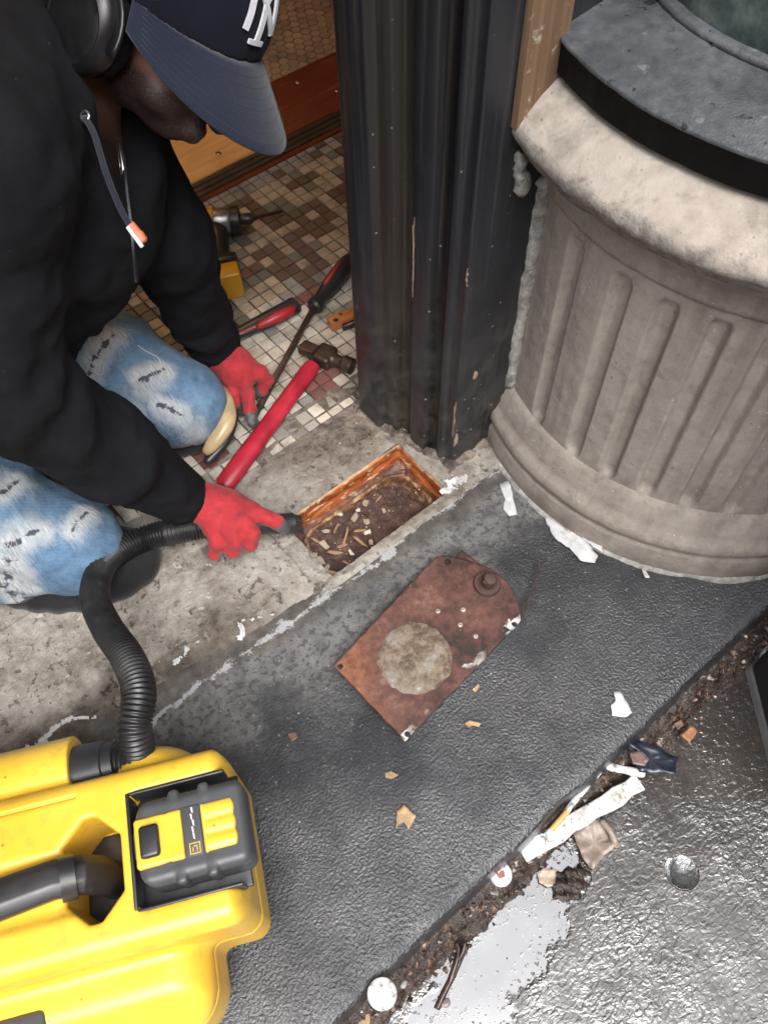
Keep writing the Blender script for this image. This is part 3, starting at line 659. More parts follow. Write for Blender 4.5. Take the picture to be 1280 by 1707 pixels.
me = fix(mesh(vs, fs, True)); me.transform(PM); link('mortar_patch', me, mm, plate)
dark_rust = simple('dark_rust', (.06, .03, .024), .7, .35, 90, .6)
c2 = pl2((0.4653, 0.3442, 0.0300)); Ms = PM @ Matrix.Translation((c2[0], c2[1], .003))
link('spindle_collar', MB().lathe([(0, .006), (.013, .006), (.014, .0075), (.0195, .007), (.0205, .004), (.021, -.001)], M=Ms, n=28).mesh(angle=40), dark_rust, plate)
sp_ = MB().lathe([(0, .030), (.0085, .030), (.0105, .028), (.0105, .005)], M=Ms @ Matrix.Rotation(.12, 4, 'X'), n=10).box((-.0125, -.0035, .018), (.0125, .0035, .027), Ms)
link('spindle', bevel(sp_.mesh(), .001, 1), dark_rust, plate)
scm = simple('pale_screw', (.42, .38, .33), .5, .15, 90, .2)
for p in ((0.3800, 0.3595, 0.0240), (0.4105, 0.3374, 0.0240), (0.3907, 0.3225, 0.0240), (0.3961, 0.2948, 0.0230)):
    c = pl2(p); Mq = PM @ Matrix.Translation((c[0], c[1], .003))
    s_ = link('screw', MB().lathe([(0, .0016), (.0028, .0014), (.0036, .0005), (.0037, -.001)], M=Mq, n=14).mesh(angle=50), scm, plate)
    link('slot', MB().box((-.0028, -.0005, .0012), (.0028, .0005, .0019), Mq @ Matrix.Rotation(random.uniform(0, 3), 4, 'Z')).mesh(), dark_rust, s_)
solo('bent_wire', MB().tube(spline([(0.4635, 0.2693, 0.0200), (0.5001, 0.2894, 0.0120), (0.5325, 0.3057, 0.0160), (0.5533, 0.3192, 0.0200), (0.5582, 0.3287, 0.0240)], 8), .0013, 7).tube(spline([(0.5212, 0.2992, 0.0140), (0.5480, 0.3142, 0.0140), (0.5555, 0.3160, 0.0120)], 5), .0009, 6).mesh(True), dark_rust,
     'thin rusty bent wire sticking up beside the cover plate', 'wire', loc=(0.5053, 0.2924, 0.0000))

# ------------------------------------------------------------------ yellow cordless vacuum
def m_plastic(name, ca, cb, rough=.38, dirt=.5):
    t = NT(name); a = t.noise(8, 4); s = t.noise(1, 5, .7, vec=t.scaled((40, 40, 40))); g = t.noise(900, 2)
    c = t.mix(t.map(a, .35, .65), ca, cb); scr = t.map(t.noise(1, 3, .8, vec=t.scaled((220, 14, 60), rot=(.3, .2, .9))), .70, .74); c = t.mix(t.math('MULTIPLY', scr, .35), c, tuple(x*.4+.03 for x in ca)); c = t.mix(t.map(s, .56, .74, 0, dirt), c, tuple(x*.45+.02 for x in ca))
    v = t.n('TexVoronoi'); t.put(v.inputs['Vector'], t.pos); v.inputs['Scale'].default_value = 60
    sp = t.math('MULTIPLY', t.map(v.outputs['Distance'], .06, .12, 1, 0), t.math('GREATER_THAN', t.xyz(v.outputs['Color'])[0], .72)); c = t.mix(t.math('MULTIPLY', sp, .7), c, (.08, .06, .03))
    return t.out(c, t.map(s, .3, .7, rough*.8, rough*1.25), t.bump(g, .12, .0005), coat=.35, coat_rough=.3)
M['yellow'] = m_plastic('yellow_plastic', (.72, .42, .030), (.82, .51, .055)); M['yellow_dark'] = m_plastic('amber_plastic', (.52, .25, .012), (.62, .31, .015))
M['black_plastic'] = m_plastic('black_plastic', (.016, .016, .018), (.024, .024, .026), .42, .2); M['grey_plastic'] = m_plastic('dark_grey_plastic', (.045, .048, .052), (.062, .065, .07), .5, .2)
VB = (-.076, .272, 0.0); VA = (.9, -.436, 0); VR = frame(VA, (.436, .9, 0))
VM = Matrix(((VR[0][0], VR[1][0], VR[2][0], VB[0]), (VR[0][1], VR[1][1], VR[2][1], VB[1]), (VR[0][2], VR[1][2], VR[2][2], VB[2]), (0, 0, 0, 1)))
def octo(P, c, hx, hy, cut):
    x = np.abs(P[:, 0]-c[0]); y = np.abs(P[:, 1]-c[1]); return np.maximum(np.maximum(x-hx, y-hy), (x+y-(hx+hy-cut))*.7071)
def vac_fn(P):
    x, y, z = P[:, 0], P[:, 1], P[:, 2]
    deck = rbox(P, (-.168, .002, .13), (.230, .092, .104), .020)
    deck = smax(deck, (x-.052)*.94+(z-.23)*.34, .01)                                    # sloping front
    low = rbox(P, (-.19, -.022, .095), (.195, .150, .085), .045)
    low = smax(low, (np.abs(y+.022)-.12)*.8+(z-.165)*.6, .012)
    d = smin(deck, low, .012)
    port = np.maximum(np.hypot(y-.118, z-.168)-.046, np.abs(x+.30)-.185); d = smin(d, port, .012)
    blob = ellip(P, (-.035, .10, .13), (.055, .035, .075)); d = smin(d, blob, .01)
    d = smax(d, -rbox(P, (.055, .004, .247), (.102, .060, .052), .012), .004)          # battery bay
    notch = np.maximum(octo(P, (-.088, -.004), .030, .052, .024), .150-z); d = smax(d, -notch, .006)
    hs2 = rbox(P, (-.25, -.012, .262), (.15, .034, .036), .016); d = smax(d, -hs2, .006)
    gro = np.maximum(np.abs(d)-.0045, np.abs(z-.128+.10*np.maximum(0, x+.05))-.0017); d = np.maximum(d, -gro)
    gr2 = np.maximum(np.abs(d)-.004, np.abs(y-.074)-.0016); d = np.where(x < -.1, np.maximum(d, -gr2), d)
    return d
me = surface(vac_fn, (-.41, -.19, -.004), (.08, .18, .245), .0023); me.transform(VM)
vac = thing('cordless_vacuum', 'bright yellow cordless vacuum with black ribbed hose on the slab', 'vacuum', VB)
body = link('body', me, M['yellow'], vac)
def vb(lo, hi, r=.004, m='black_plastic', name='x', parent=None, rot=None, seg=3):
    Mx = VM @ rot if rot else VM
    return link(name, bevel(MB().box(lo, hi, Mx).mesh(), r, seg), M[m], parent or vac)
vb((-.046, -.055, .196), (.068, .063, .2015), .002, name='battery_tray')
vb((-.0485, -.055, .2012), (-.0445, .063, .236), .0015, name='tray_wall'); vb((-.046, -.0575, .2012), (.062, -.0535, .234), .0015, name='tray_wall'); vb((-.046, .0605, .2012), (.058, .0645, .234), .0015, name='tray_wall')
# handle: octagonal bar rising from the recess
hb = MB()
prof8 = [(.021*math.cos(rad(22.5+45*k)), .014*math.sin(rad(22.5+45*k))) for k in range(8)]
hp = [(-.084, .160), (-.088, .205), (-.100, .232), (-.125, .239), (-.22, .240), (-.42, .240)]; rows = []
for x, z in hp: rows.append(x)
vs = []
for i, (x, z) in enumerate(hp):
    a = Vector((hp[max(i-1, 0)][0], 0, hp[max(i-1, 0)][1])); b = Vector((hp[min(i+1, len(hp)-1)][0], 0, hp[min(i+1, len(hp)-1)][1])); tt = (b-a).normalized(); nn = Vector((-tt.z, 0, tt.x))
    k = 1.0 if i < 4 else 1.08
    for py, pz in prof8: vs.append(VM @ (Vector((x, -.006+(-.010 if i > 3 else 0)+py*k, z))+nn*(pz*k)))
fs = [(i*8+k, i*8+(k+1) % 8, (i+1)*8+(k+1) % 8, (i+1)*8+k) for i in range(len(hp)-1) for k in range(8)]+[tuple(range(8)), tuple(range((len(hp)-1)*8, len(hp)*8))]
link('handle', bevel(fix(mesh(vs, fs)), .0022, 2, 25), M['black_plastic'], vac)
vb((-.118, -.054, .146), (-.060, .046, .153), .003, name='handle_base')
link('handle_collar', MB().tube([VM @ Vector((-.104, -.007, .236)), VM @ Vector((-.118, -.008, .240))], [.0225, .0225], 24).mesh(angle=40), M['black_plastic'], vac)
vb((-.250, -.166, .12), (-.158, -.112, .1835), .007, name='latch', m='grey_plastic')
# battery pack
VM0 = VM.copy(); VM = VM @ Matrix.Translation((.016, .007, .014)) @ Matrix.Scale(.93, 4)
bat = []
def bat_fn(P):
    d = rbox(P, (.004, -.004, .226), (.062, .047, .030), .012); d = smax(d, (P[:, 0]+.058)*-.75+(np.abs(P[:, 1]+.004)-.034)*.66, .006)
    for sy in (-1, 1):
        for cx in (-.012, .022):
            d = smin(d, rbox(P, (cx, -.004+sy*.040, .236), (.006, .011, .020), .004), .002)
    return d
me = surface(bat_fn, (-.075, -.066, .19), (.075, .058, .262), .0018); me.transform(VM)
battery = link('battery_pack', me, M['grey_plastic'], vac)
def bat_top(P):
    d = rbox(P, (-.002, -.004, .251), (.056, .027, .0085), .004); d = smax(d, -(np.maximum(np.abs(P[:, 0]-.006)-.011, np.abs(P[:, 1]+.004)-.04)), .002)
    w = np.abs(P[:, 1]+.004); d = smax(d, np.where(P[:, 0] < -.02, w-.026+(P[:, 0]+.02)*.25, -1), .003)
    rb = np.abs(((P[:, 1]+.004)*62) % 1-.5); d = np.where(P[:, 0] > .02, d-.0016*np.minimum(1, rb*3)+.0016, d)
    return d
me = surface(bat_top, (-.066, -.04, .236), (.066, .032, .264), .0014); me.transform(VM); link('pack_top', me, M['yellow'], battery)
vb((-.052, -.022, .250), (-.030, .013, .266), .004, name='release_latch'); vb((-.060, -.020, .235), (-.045, .011, .257), .004, m='grey_plastic', name='latch_pad')
gold = simple('gold_print', (.55, .36, .08), .5, .1, 90, .05); pale = simple('pale_print', (.55, .54, .50), .5, .1, 90, .05)
vb((-.004, -.031, .2562), (.0155, .023, .2578), .001, m='grey_plastic', name='pack_band')
em = MB()
for a, b in (((.0005, -.029), (.0125, -.0278)), ((.0005, -.0182), (.0125, -.017)), ((.0005, -.0278), (.0017, -.0182)), ((.0113, -.0278), (.0125, -.0182)), ((.0035, -.0262), (.0047, -.020)), ((.0035, -.0212), (.0092, -.020)), ((.008, -.0262), (.0092, -.0212))):
    em.box((*a, .2579), (*b, .2583), VM)
link('square_emblem', em.mesh(), gold, battery)
bl = MB()
for k, (x, y) in enumerate(((.0075, .018), (.006, .011), (.0075, .004), (.006, -.003), (.0065, -.010))):
    bl.add([VM @ Vector(p) for p in ((x-.0012, y+.0035, .2581), (x+.001, y+.003, .2581), (x+.0012, y-.0035, .2581), (x-.0004, y-.003, .2581))], [(0, 1, 2, 3)])
link('bolt_marks', bl.mesh(), pale, battery)
VM = VM0
# collar and ribbed hose
c0 = VM @ Vector((-.128, .118, .170)); c1 = VM @ Vector((-.066, .116, .178))
link('hose_collar', MB().tube([c0, c0.lerp(c1, .12), c0.lerp(c1, .13), c0.lerp(c1, .8), c0.lerp(c1, .82), c1], [.041, .041, .034, .031, .028, .027], 28).mesh(angle=40), M['black_plastic'], vac)
hpth = spline([c0.lerp(c1, .85), VM @ Vector((-.045, .116, .184)), (-0.0467, 0.4154, 0.2150), (-0.0197, 0.4484, 0.2200), (-0.0095, 0.5012, 0.2050), (-0.0089, 0.5756, 0.1650), (0.0031, 0.6596, 0.1150), (0.0441, 0.7235, 0.0720), (0.1033, 0.7321, 0.0560), (0.1575, 0.7051, 0.0600), (0.1942, 0.6865, 0.0580)], 60)
L = [0.0]
for a, b in zip(hpth, hpth[1:]): L.append(L[-1]+(b-a).length)
rib, rr_ = [], []; s = 0.0; k = 0
while s < L[-1]:
    j = max(i for i, l in enumerate(L) if l <= s); j = min(j, len(hpth)-2); rib.append(hpth[j].lerp(hpth[j+1], (s-L[j])/max(1e-9, L[j+1]-L[j])))
    rr_.append((.0175, .0202, .0205, .0178)[k % 4]); s += (.0016, .0010, .0016, .0012)[k % 4]; k += 1
hose_m = NT('hose_rubber'); hn = hose_m.noise(30, 5, .65); hm = hose_m.out(hose_m.mix(hose_m.map(hn, .45, .75), (.012, .012, .013), (.035, .034, .034)), hose_m.map(hn, .3, .7, .32, .5), hose_m.bump(hose_m.noise(300, 3), .2, .0006))
link('ribbed_hose', MB().tube(rib, rr_, 20).mesh(angle=75), hm, vac)
link('nozzle', MB().tube(spline([(0.1881, 0.6889, 0.0580), (0.2266, 0.6612, 0.0550), (0.2656, 0.6386, 0.0450), (0.3048, 0.6229, 0.0260)], 6), [.018]*6+[.017]*6+[.0165]*6+[.0175], 18).mesh(angle=40), M['black_plastic'], vac)
nb = MB()
for k in range(26):
    a = 2*math.pi*k/26; p0 = Vector((0.3031, 0.6236, 0.0270)); u_ = Vector((.78, -.45, .0)); s_ = Vector((.45, .78, 0)); q = p0+s_*(.015*math.cos(a))+Vector((0, 0, .013*math.sin(a)))
    nb.tube([q, q+Vector((.016, -.010, -.012))+s_*(.003*math.cos(a))], [.0016, .0009], 5)
link('brush_bristles', nb.mesh(), M['black_plastic'], vac)

# ------------------------------------------------------------------ kneeling worker
def fabric(name, ca, cb, weave=1500, rough=.95, bump=.35, lint=False, sheen=.15):
    t = NT(name); a = t.noise(7, 5, .6); w = t.n('TexWave', wave_type='BANDS', bands_direction='DIAGONAL'); t.put(w.inputs['Vector'], t.pos); w.inputs['Scale'].default_value = weave/6; w.inputs['Distortion'].default_value = 2.0
    c = t.mix(t.map(a, .35, .65), ca, cb)
    if lint:
        v = t.n('TexVoronoi'); t.put(v.inputs['Vector'], t.pos); v.inputs['Scale'].default_value = 60
        c = t.mix(t.math('MULTIPLY', t.map(v.outputs['Distance'], .02, .045, 1, 0), .5), c, (.2, .2, .2))
    h = t.math('ADD', t.noise(600, 3, .7), t.math('MULTIPLY', w.outputs['Fac'], .4))
    return t.out(c, rough, t.bump(h, bump, .0008), spec=.2, sheen=sheen)
M['hoodie'] = fabric('black_fleece', (.0050, .0054, .0070), (.0095, .0102, .0128), lint=True, sheen=0.0)
M['black_cloth'] = fabric('black_knit', (.005, .005, .006), (.009, .009, .010), sheen=0.0)
WB = (.02, .86, 0.0)
man = thing('person', 'kneeling worker in black hoodie, navy cap, headphones, ripped jeans and red gloves', 'person', WB)
c2w = np.array([[0.76686, -0.55331, 0.32525], [-0.64159, -0.64722, 0.41167], [-0.01727, -0.52436, -0.85132]])   # view axes (right, down, forward) to world
EAR = np.array((0.2919, 0.7861, 0.7195)); HR = c2w @ np.array([-.46, .33, -.82]); HF = c2w @ np.array([.66, .74, -.10]); HR /= np.linalg.norm(HR); HF -= HR*HF.dot(HR); HF /= np.linalg.norm(HF); HU = np.cross(HR, HF)
HRm = np.array([HR, HF, HU], np.float32)                      # rows: right, forward, up
HC = EAR-HR*.094+HF*.004+HU*.030+c2w @ np.array([-.0095, -.0185, .0])
def hp3(r, f, u): return tuple(HC+HR*r+HF*f+HU*u)
HMx = Matrix(((HR[0], HF[0], HU[0], HC[0]), (HR[1], HF[1], HU[1], HC[1]), (HR[2], HF[2], HU[2], HC[2]), (0, 0, 0, 1)))
NECK = (0.3096, 0.9535, 0.6839)
RSH, REL, RWR = (0.1357, 0.7629, 0.6780), (0.0445, 0.7501, 0.4608), (0.1849, 0.7242, 0.1050)
LSH, LEL, LWR = (0.3174, 0.9600, 0.5609), (0.3411, 0.8935, 0.3968), (0.3961, 0.9540, 0.0950)
PEL = (-0.0316, 1.0487, 0.2800); CHEST = (0.1892, 0.9256, 0.5422)
RHIP, RMID, RKN = (-0.1197, 0.9413, 0.2000), (-0.0593, 0.8601, 0.1200), (0.0083, 0.7869, 0.0820)
LHIP, LMID, LKN = (0.1277, 1.0870, 0.2000), (0.2178, 0.9898, 0.1250), (0.2798, 0.9085, 0.0850)

# body: one continuous skin surface from head to knees
def body_fn(P):
    q = loc3(P, HC, HRm)
    d = ellip(q, (0, -.012, .02), (.076, .097, .098)); d = smin(d, ellip(q, (0, .026, -.046), (.054, .060, .050)), .03)
    d = smin(d, ellip(q, (0, .056, -.078), (.028, .024, .020)), .02); d = smin(d, cone(q, (0, .094, -.008), (0, .108, -.040), .009, .014), .012)
    for s in (-1, 1):
        d = smin(d, ellip(q, (s*.078, -.008, -.022), (.008, .018, .032)), .006); d = smin(d, ellip(q, (s*.040, .062, -.045), (.024, .022, .022)), .02)
        d = smax(d, -ellip(q, (s*.032, .098, .002), (.015, .012, .010)), .008); d = smin(d, ellip(q, (s*.032, .084, .002), (.012, .012, .010)), .003)
    d = smin(d, cone(q, (0, .085, -.070), (0, .086, -.070), .014, .014), .01); d = smax(d, -rbox(q, (0, .103, -.073), (.02, .008, .0016), .001), .003)
    d = smin(d, chain(P, [hp3(0, -.02, -.05), NECK, CHEST], [.055, .058, .10], .03), .03)
    d = smin(d, chain(P, [NECK, CHEST, PEL], [.07, .125, .125], .05), .05)
    for a, b, c in ((RSH, REL, RWR), (LSH, LEL, LWR)): d = smin(d, chain(P, [a, b, c], [.05, .04, .026], .02), .04)
    for a, b, c in ((RHIP, RMID, RKN), (LHIP, LMID, LKN)): d = smin(d, chain(P, [a, b, c], [.085, .07, .05], .02), .04)
    return d
t = NT('skin'); n1 = t.noise(60, 4); at = t.n('Attribute', attribute_name='beard'); bd = t.math('MULTIPLY', at.outputs['Fac'], t.map(t.noise(700, 3, .7), .20, .50))
sk = t.out(t.mix(bd, t.mix(n1, (.15, .066, .044), (.21, .097, .066)), (.012, .009, .008)), .55, t.bump(t.math('ADD', n1, bd), .3, .001))
me = surface(body_fn, (-.20, .60, .02), (.52, 1.14, .88), .005)
co = np.empty(len(me.vertices)*3, np.float32); me.vertices.foreach_get('co', co); q = loc3(co.reshape(-1, 3), HC, HRm)
beard = np.clip((-.030-q[:, 2]+.10*(q[:, 1]-.03))/.012, 0, 1)*np.clip((q[:, 1]+.01)/.02, 0, 1)
at_ = me.attributes.new('beard', 'FLOAT', 'POINT'); at_.data.foreach_set('value', beard.astype(np.float32))
link('body', me, sk, man)

# hoodie
RSHa, RELa, RWRa = map(np.array, (RSH, REL, RWR)); LSHa, LELa, LWRa = map(np.array, (LSH, LEL, LWR))
def folds(P, a, b, amp, freq, ph):
    a = np.array(a); b = np.array(b); d = b-a; Ln = np.linalg.norm(d); s = (P-a)@(d/Ln); x = P@np.array([.9, .3, .2]); y = P@np.array([-.2, .7, .6])
    z = P@np.array([.4, -.5, .8]); w = np.sin(s*freq*.62+ph+3.4*np.sin(x*15+ph)+2.4*np.sin(y*21+1.0)+1.6*np.sin(z*37+2*ph)); v = np.sin(s*freq*.33+4.0*np.sin(z*19+ph)+2.5*np.sin(x*27)); return amp*(.65*w+.75*(np.abs(v)-.5))*np.clip(1.6-np.abs(s/Ln-.5)*2.0, 0, 1)
def hood_fn(P):
    fr = folds(P, REL, RWR, .0050, 78, .3); fl = folds(P, LEL, LWR, .0040, 80, 1.7); ft = folds(P, CHEST, PEL, .006, 34, .5)
    d = chain(P, [NECK, CHEST, PEL], [.085, .168, .175], .06)
    d = smin(d, cone(P, (0.2659, 0.9622, 0.6245), (0.2352, 0.9056, 0.5854), .10, .11), .05)
    rc = np.array(RWR)+(np.array(RWR)-np.array(REL))/np.linalg.norm(np.array(RWR)-np.array(REL))*-.012
    ar = chain(P, [RSH, REL, tuple(np.array(REL)*.45+np.array(RWR)*.55), tuple(rc)], [.082, .074, .060, .043], .03)+fr
    al = chain(P, [LSH, LEL, LWR], [.075, .062, .042], .03)+fl
    d = smin(d+ft, cone(P, NECK, RSH, .075, .085), .05); d = smin(d, ar, .035); d = smin(d, cone(P, NECK, LSH, .06, .07), .05); d = smin(d, al, .03)
    # hood bunched behind the neck
    hd = cone(P, (0.2639, 0.9300, 0.6904), (0.2909, 0.9189, 0.6130), .045, .030); d = smin(d, hd, .02)
    d = smin(d, cone(P, (0.2324, 0.9162, 0.6951), (0.1928, 0.8373, 0.6184), .05, .055), .03)
    # neck opening
    d = smax(d, -chain(P, [hp3(0, -.01, -.02), hp3(0, .03, -.10)], [.088, .075], .02), .012)
    d = smax(d, -ellip(P, HC, (.118, .118, .118)), .012)
    return d
me = surface(hood_fn, (-.22, .55, .03), (.54, 1.26, .86), .005)
def wr(co):
    p = Vector(co); r = 1-abs(fbm(p, 9, 3)); return .007*(r-.75)+.0022*fbm(p, 30, 3)+.004*abs(fbm(Vector((p.x*1.6, p.y*.7, p.z)), 16, 2))
displace(me, wr)
# keep cuffs open where the wrists come out
hood = link('hoodie', me, M['hoodie'], man)
def cuff(a, b, r0, r1, name):
    a = Vector(a); b = Vector(b); d = (b-a).normalized(); n = 40; mb = MB(); e1 = d.orthogonal().normalized(); e2 = d.cross(e1); L_ = (b-a).length; vs = []; prof = [(0, r0*.96), (.1, r0*1.04), (.5, (r0+r1)/2*1.03), (.92, r1*1.03), (1, r1), (.98, r1-.004), (.7, r1-.006)]
    for tt, r in prof:
        for k in range(n*2):
            c = math.pi*k/n; rr = r*(1+.012*(k % 2)); vs.append(a+d*(L_*tt)+e1*(rr*math.cos(c))+e2*(rr*math.sin(c)))
    m = n*2
    return link(name, fix(mesh(vs, [(i*m+k, i*m+(k+1) % m, (i+1)*m+(k+1) % m, (i+1)*m+k) for i in range(len(prof)-1) for k in range(m)], True)), M['black_cloth'], hood)
cuff(Vector(RWR).lerp(Vector(REL), .19), Vector(RWR)+(Vector(RWR)-Vector(REL)).normalized()*.010, .047, .041, 'cuff')
cuff(Vector(LWR).lerp(Vector(LEL), .14), Vector(LWR)+(Vector(LWR)-Vector(LEL)).normalized()*.012, .045, .040, 'cuff')
cord = spline([(0.2466, 0.7517, 0.6797), (0.2419, 0.7277, 0.6757), (0.2311, 0.6992, 0.6543), (0.2277, 0.6838, 0.6279), (0.2279, 0.6730, 0.6111)], 8)
link('drawstring', MB().tube(cord, .0030, 10).mesh(True), fabric('navy_cord', (.012, .014, .022), (.022, .025, .036)), hood)
link('cord_tip', MB().tube(spline([(0.2278, 0.6736, 0.6136), (0.2297, 0.6671, 0.6065), (0.2305, 0.6585, 0.5991)], 5), [.0052]*6+[.006]*4+[.004], 10).mesh(True), simple('orange_cord_tip', (.62, .16, .08), .5, .2, 90, .2), hood)
link('cord_tip', MB().tube(spline([(0.2237, 0.6691, 0.6158), (0.2246, 0.6618, 0.6091), (0.2259, 0.6526, 0.6004)], 5), [.0022]*11, 8).mesh(True), simple('white_cord_edge', (.65, .63, .62), .5, .1, 90, .2), hood)
link('eyelet', MB().lathe([(.0035, .001), (.005, .0015), (.0065, 0), (.005, -.001), (.0035, .001)], n=18, M=Matrix.Translation((0.2463, 0.7496, 0.6821)) @ Vector(c2w @ np.array([-.3, .1, -.9])).to_track_quat('Z', 'Y').to_matrix().to_4x4()).mesh(True), simple('metal_eyelet', (.5, .5, .5), .35, .1, 60, .1, 1.0), hood)
zp = spline([(0.2769, 0.7686, 0.6349), (0.2682, 0.7439, 0.6314), (0.2477, 0.7099, 0.6129), (0.2295, 0.6836, 0.5874), (0.2151, 0.6734, 0.5476)], 22); zm = MB()
for a, b in zip(zp, zp[1:]):
    m_ = (a+b)/2; dd = (b-a).normalized(); q = dd.to_track_quat('Z', 'X').to_matrix().to_4x4(); zm.box((-.0016, -.0012, -.0007), (.0016, .0012, .0007), Matrix.Translation(m_) @ q)
link('zipper', zm.mesh(), simple('dark_zipper', (.10, .10, .11), .35, .2, 90, .1, .9), hood)
link('zip_pull', MB().tube([(0.2734, 0.7583, 0.6403), (0.2683, 0.7460, 0.6383), (0.2593, 0.7299, 0.6294), (0.2553, 0.7279, 0.6269), (0.2614, 0.7398, 0.6326), (0.2706, 0.7555, 0.6391)], .0011, 7).mesh(True), simple('bright_metal', (.5, .48, .45), .3, .1, 60, .1, 1.0), hood)

# jeans
RIPS = [((0.2480, 0.9614, 0.2300), (0.1783, 0.9318, 0.2200)), ((0.2807, 0.8995, 0.2100), (0.2368, 0.8951, 0.2000)), ((0.2090, 0.8453, 0.2000), (0.1629, 0.8452, 0.1900)), ((0.2813, 0.8177, 0.1650), (0.2294, 0.8127, 0.1600)), ((0.0602, 0.7699, 0.1550), (0.0287, 0.7509, 0.1500)), ((0.0098, 0.8330, 0.2000), (-0.0192, 0.8186, 0.2000)), ((-0.0032, 0.7677, 0.1700), (-0.0521, 0.7718, 0.1700)), ((-0.0551, 0.7533, 0.1300), (-0.0916, 0.7646, 0.1300)), ((0.2435, 0.8694, 0.1900), (0.2664, 0.8422, 0.1800)), ((0.1754, 0.8829, 0.2100), (0.2079, 0.8777, 0.2100))]
t = NT('ripped_denim'); a = t.noise(10, 6, .6); b = t.noise(55, 6, .65); X, Y, Z = t.xyz()
tw = t.n('TexWave', bands_direction='DIAGONAL'); t.put(tw.inputs['Vector'], t.pos); tw.inputs['Scale'].default_value = 190; tw.inputs['Distortion'].default_value = 3; tw.inputs['Detail Scale'].default_value = 3
den = t.ramp(t.math('ADD', t.math('MULTIPLY', a, .6), t.math('MULTIPLY', b, .4)), [(.33, (.020, .055, .115)), (.45, (.055, .125, .23)), (.56, (.105, .205, .325)), (.69, (.21, .32, .43))])
den = t.mix(t.map(tw.outputs['Fac'], 0, 1, 0, .22), den, (.42, .52, .60))
dmin = None; shred = t.noise(1, 5, .7, vec=t.scaled((460, 42, 60), rot=(0, 0, rad(-8)))); wob = t.noise(70, 4, .65)
for A, B in RIPS:
    A_ = Vector(A); d_ = Vector(B)-A_; d_.z = 0; q = t.n('VectorMath', operation='SUBTRACT'); t.put(q.inputs[0], t.pos); t.put(q.inputs[1], tuple(A_))
    fl = t.n('VectorMath', operation='MULTIPLY'); t.put(fl.inputs[0], q.outputs[0]); t.put(fl.inputs[1], (1, 1, 0))
    dt = t.n('VectorMath', operation='DOT_PRODUCT'); t.put(dt.inputs[0], fl.outputs[0]); t.put(dt.inputs[1], tuple(d_/d_.length_squared))
    cl = t.math('MULTIPLY', dt.outputs['Value'], 1.0, clamp=True); sc = t.n('VectorMath', operation='SCALE'); t.put(sc.inputs[0], tuple(d_)); t.put(sc.inputs['Scale'], cl)
    df = t.n('VectorMath', operation='SUBTRACT'); t.put(df.inputs[0], fl.outputs[0]); t.put(df.inputs[1], sc.outputs[0]); ln = t.n('VectorMath', operation='LENGTH'); t.put(ln.inputs[0], df.outputs[0])
    dmin = ln.outputs['Value'] if dmin is None else t.math('MINIMUM', dmin, ln.outputs['Value'])
dm = t.math('ADD', dmin, t.map(wob, .3, .7, -.003, .003))
fray = t.math('MULTIPLY', t.map(t.math('ADD', dm, t.map(shred, .3, .7, -.009, .009)), .007, .025, 1, 0, True), t.map(shred, .25, .55, .55, 1.0))
slit0 = t.map(t.math('ADD', dmin, t.map(shred, .35, .65, .0035, -.0025)), .0016, .0036, 1, 0)
c = t.mix(t.math('MULTIPLY', fray, .93), den, t.mix(t.map(shred, .3, .7), (.26, .32, .38), (.66, .65, .62))); slit = t.map(t.math('ADD', dmin, t.map(t.noise(75, 4, .6), .3, .7, -.0035, .0045)), .0012, .0032, 1, 0); c = t.mix(t.math('MULTIPLY', slit, .85), c, (.016, .022, .04))
M['denim'] = t.out(c, .92, t.bump(t.math('ADD', t.math('MULTIPLY', tw.outputs['Fac'], .25), t.math('ADD', t.math('MULTIPLY', fray, t.math('ADD', shred, .3)), t.math('MULTIPLY', b, .4))), .6, .0018), spec=.2, sheen=.05)
RANK, LANK = (-0.2400, 0.8983, 0.0450), (0.0013, 1.0977, 0.0500)
def jean_fn(P):
    d = None
    for a, b, c, an, ph in ((RHIP, RMID, RKN, RANK, .4), (LHIP, LMID, LKN, LANK, 1.9)):
        e = chain(P, [a, b, c], [.115, .096, .074], .03); e = smin(e, ellip(P, np.array(c)+np.array([.012, -.006, -.012]), (.072, .075, .066)), .02)
        e = smin(e, chain(P, [c, an], [.062, .055], .02), .02)
        e = e+folds(P, b, c, .0045, 62, ph)+folds(P, c, an, .003, 70, ph)
        d = e if d is None else smin(d, e, .02)
    d = smin(d, cone(P, RHIP, LHIP, .12, .12), .05); d = smin(d, cone(P, PEL, PEL, .15, .15), .05)
    return np.maximum(d, .012-P[:, 2])
me = surface(jean_fn, (-.30, .56, .004), (.40, 1.24, .42), .0045)
displace(me, lambda co: .0035*((1-abs(fbm(Vector(co), 13, 3)))-.75)+.0012*fbm(Vector(co), 50, 3))
jeans = link('jeans', me, M['denim'], man)
# loose white threads hanging over the rips
from mathutils.bvhtree import BVHTree
dg = bpy.context.evaluated_depsgraph_get(); off = LOC[man.name]
bm = bmesh.new(); bm.from_mesh(me); bvh = BVHTree.FromBMesh(bm); bm.free()
thr = MB()
def on_jean(x, y, lift=.0015):
    h = bvh.ray_cast(Vector((x, y, .8))-off, Vector((0, 0, -1)))
    return (h[0]+off+h[1]*lift) if h[0] else None
def thread(pts, r=.0007):
    q = [on_jean(p[0], p[1]) for p in pts]
    if all(q): thr.tube(spline(q, 5), r, 5)
thread([(0.2132, 0.9796, 0.2200), (0.2035, 0.9477, 0.2200), (0.2075, 0.9356, 0.2100), (0.1957, 0.9221, 0.2100), (0.1839, 0.9339, 0.2100)], .0010); thread([(0.2593, 0.9594, 0.2200), (0.2723, 0.9367, 0.2200), (0.2848, 0.9179, 0.2000), (0.2746, 0.8943, 0.2000)], .0009)
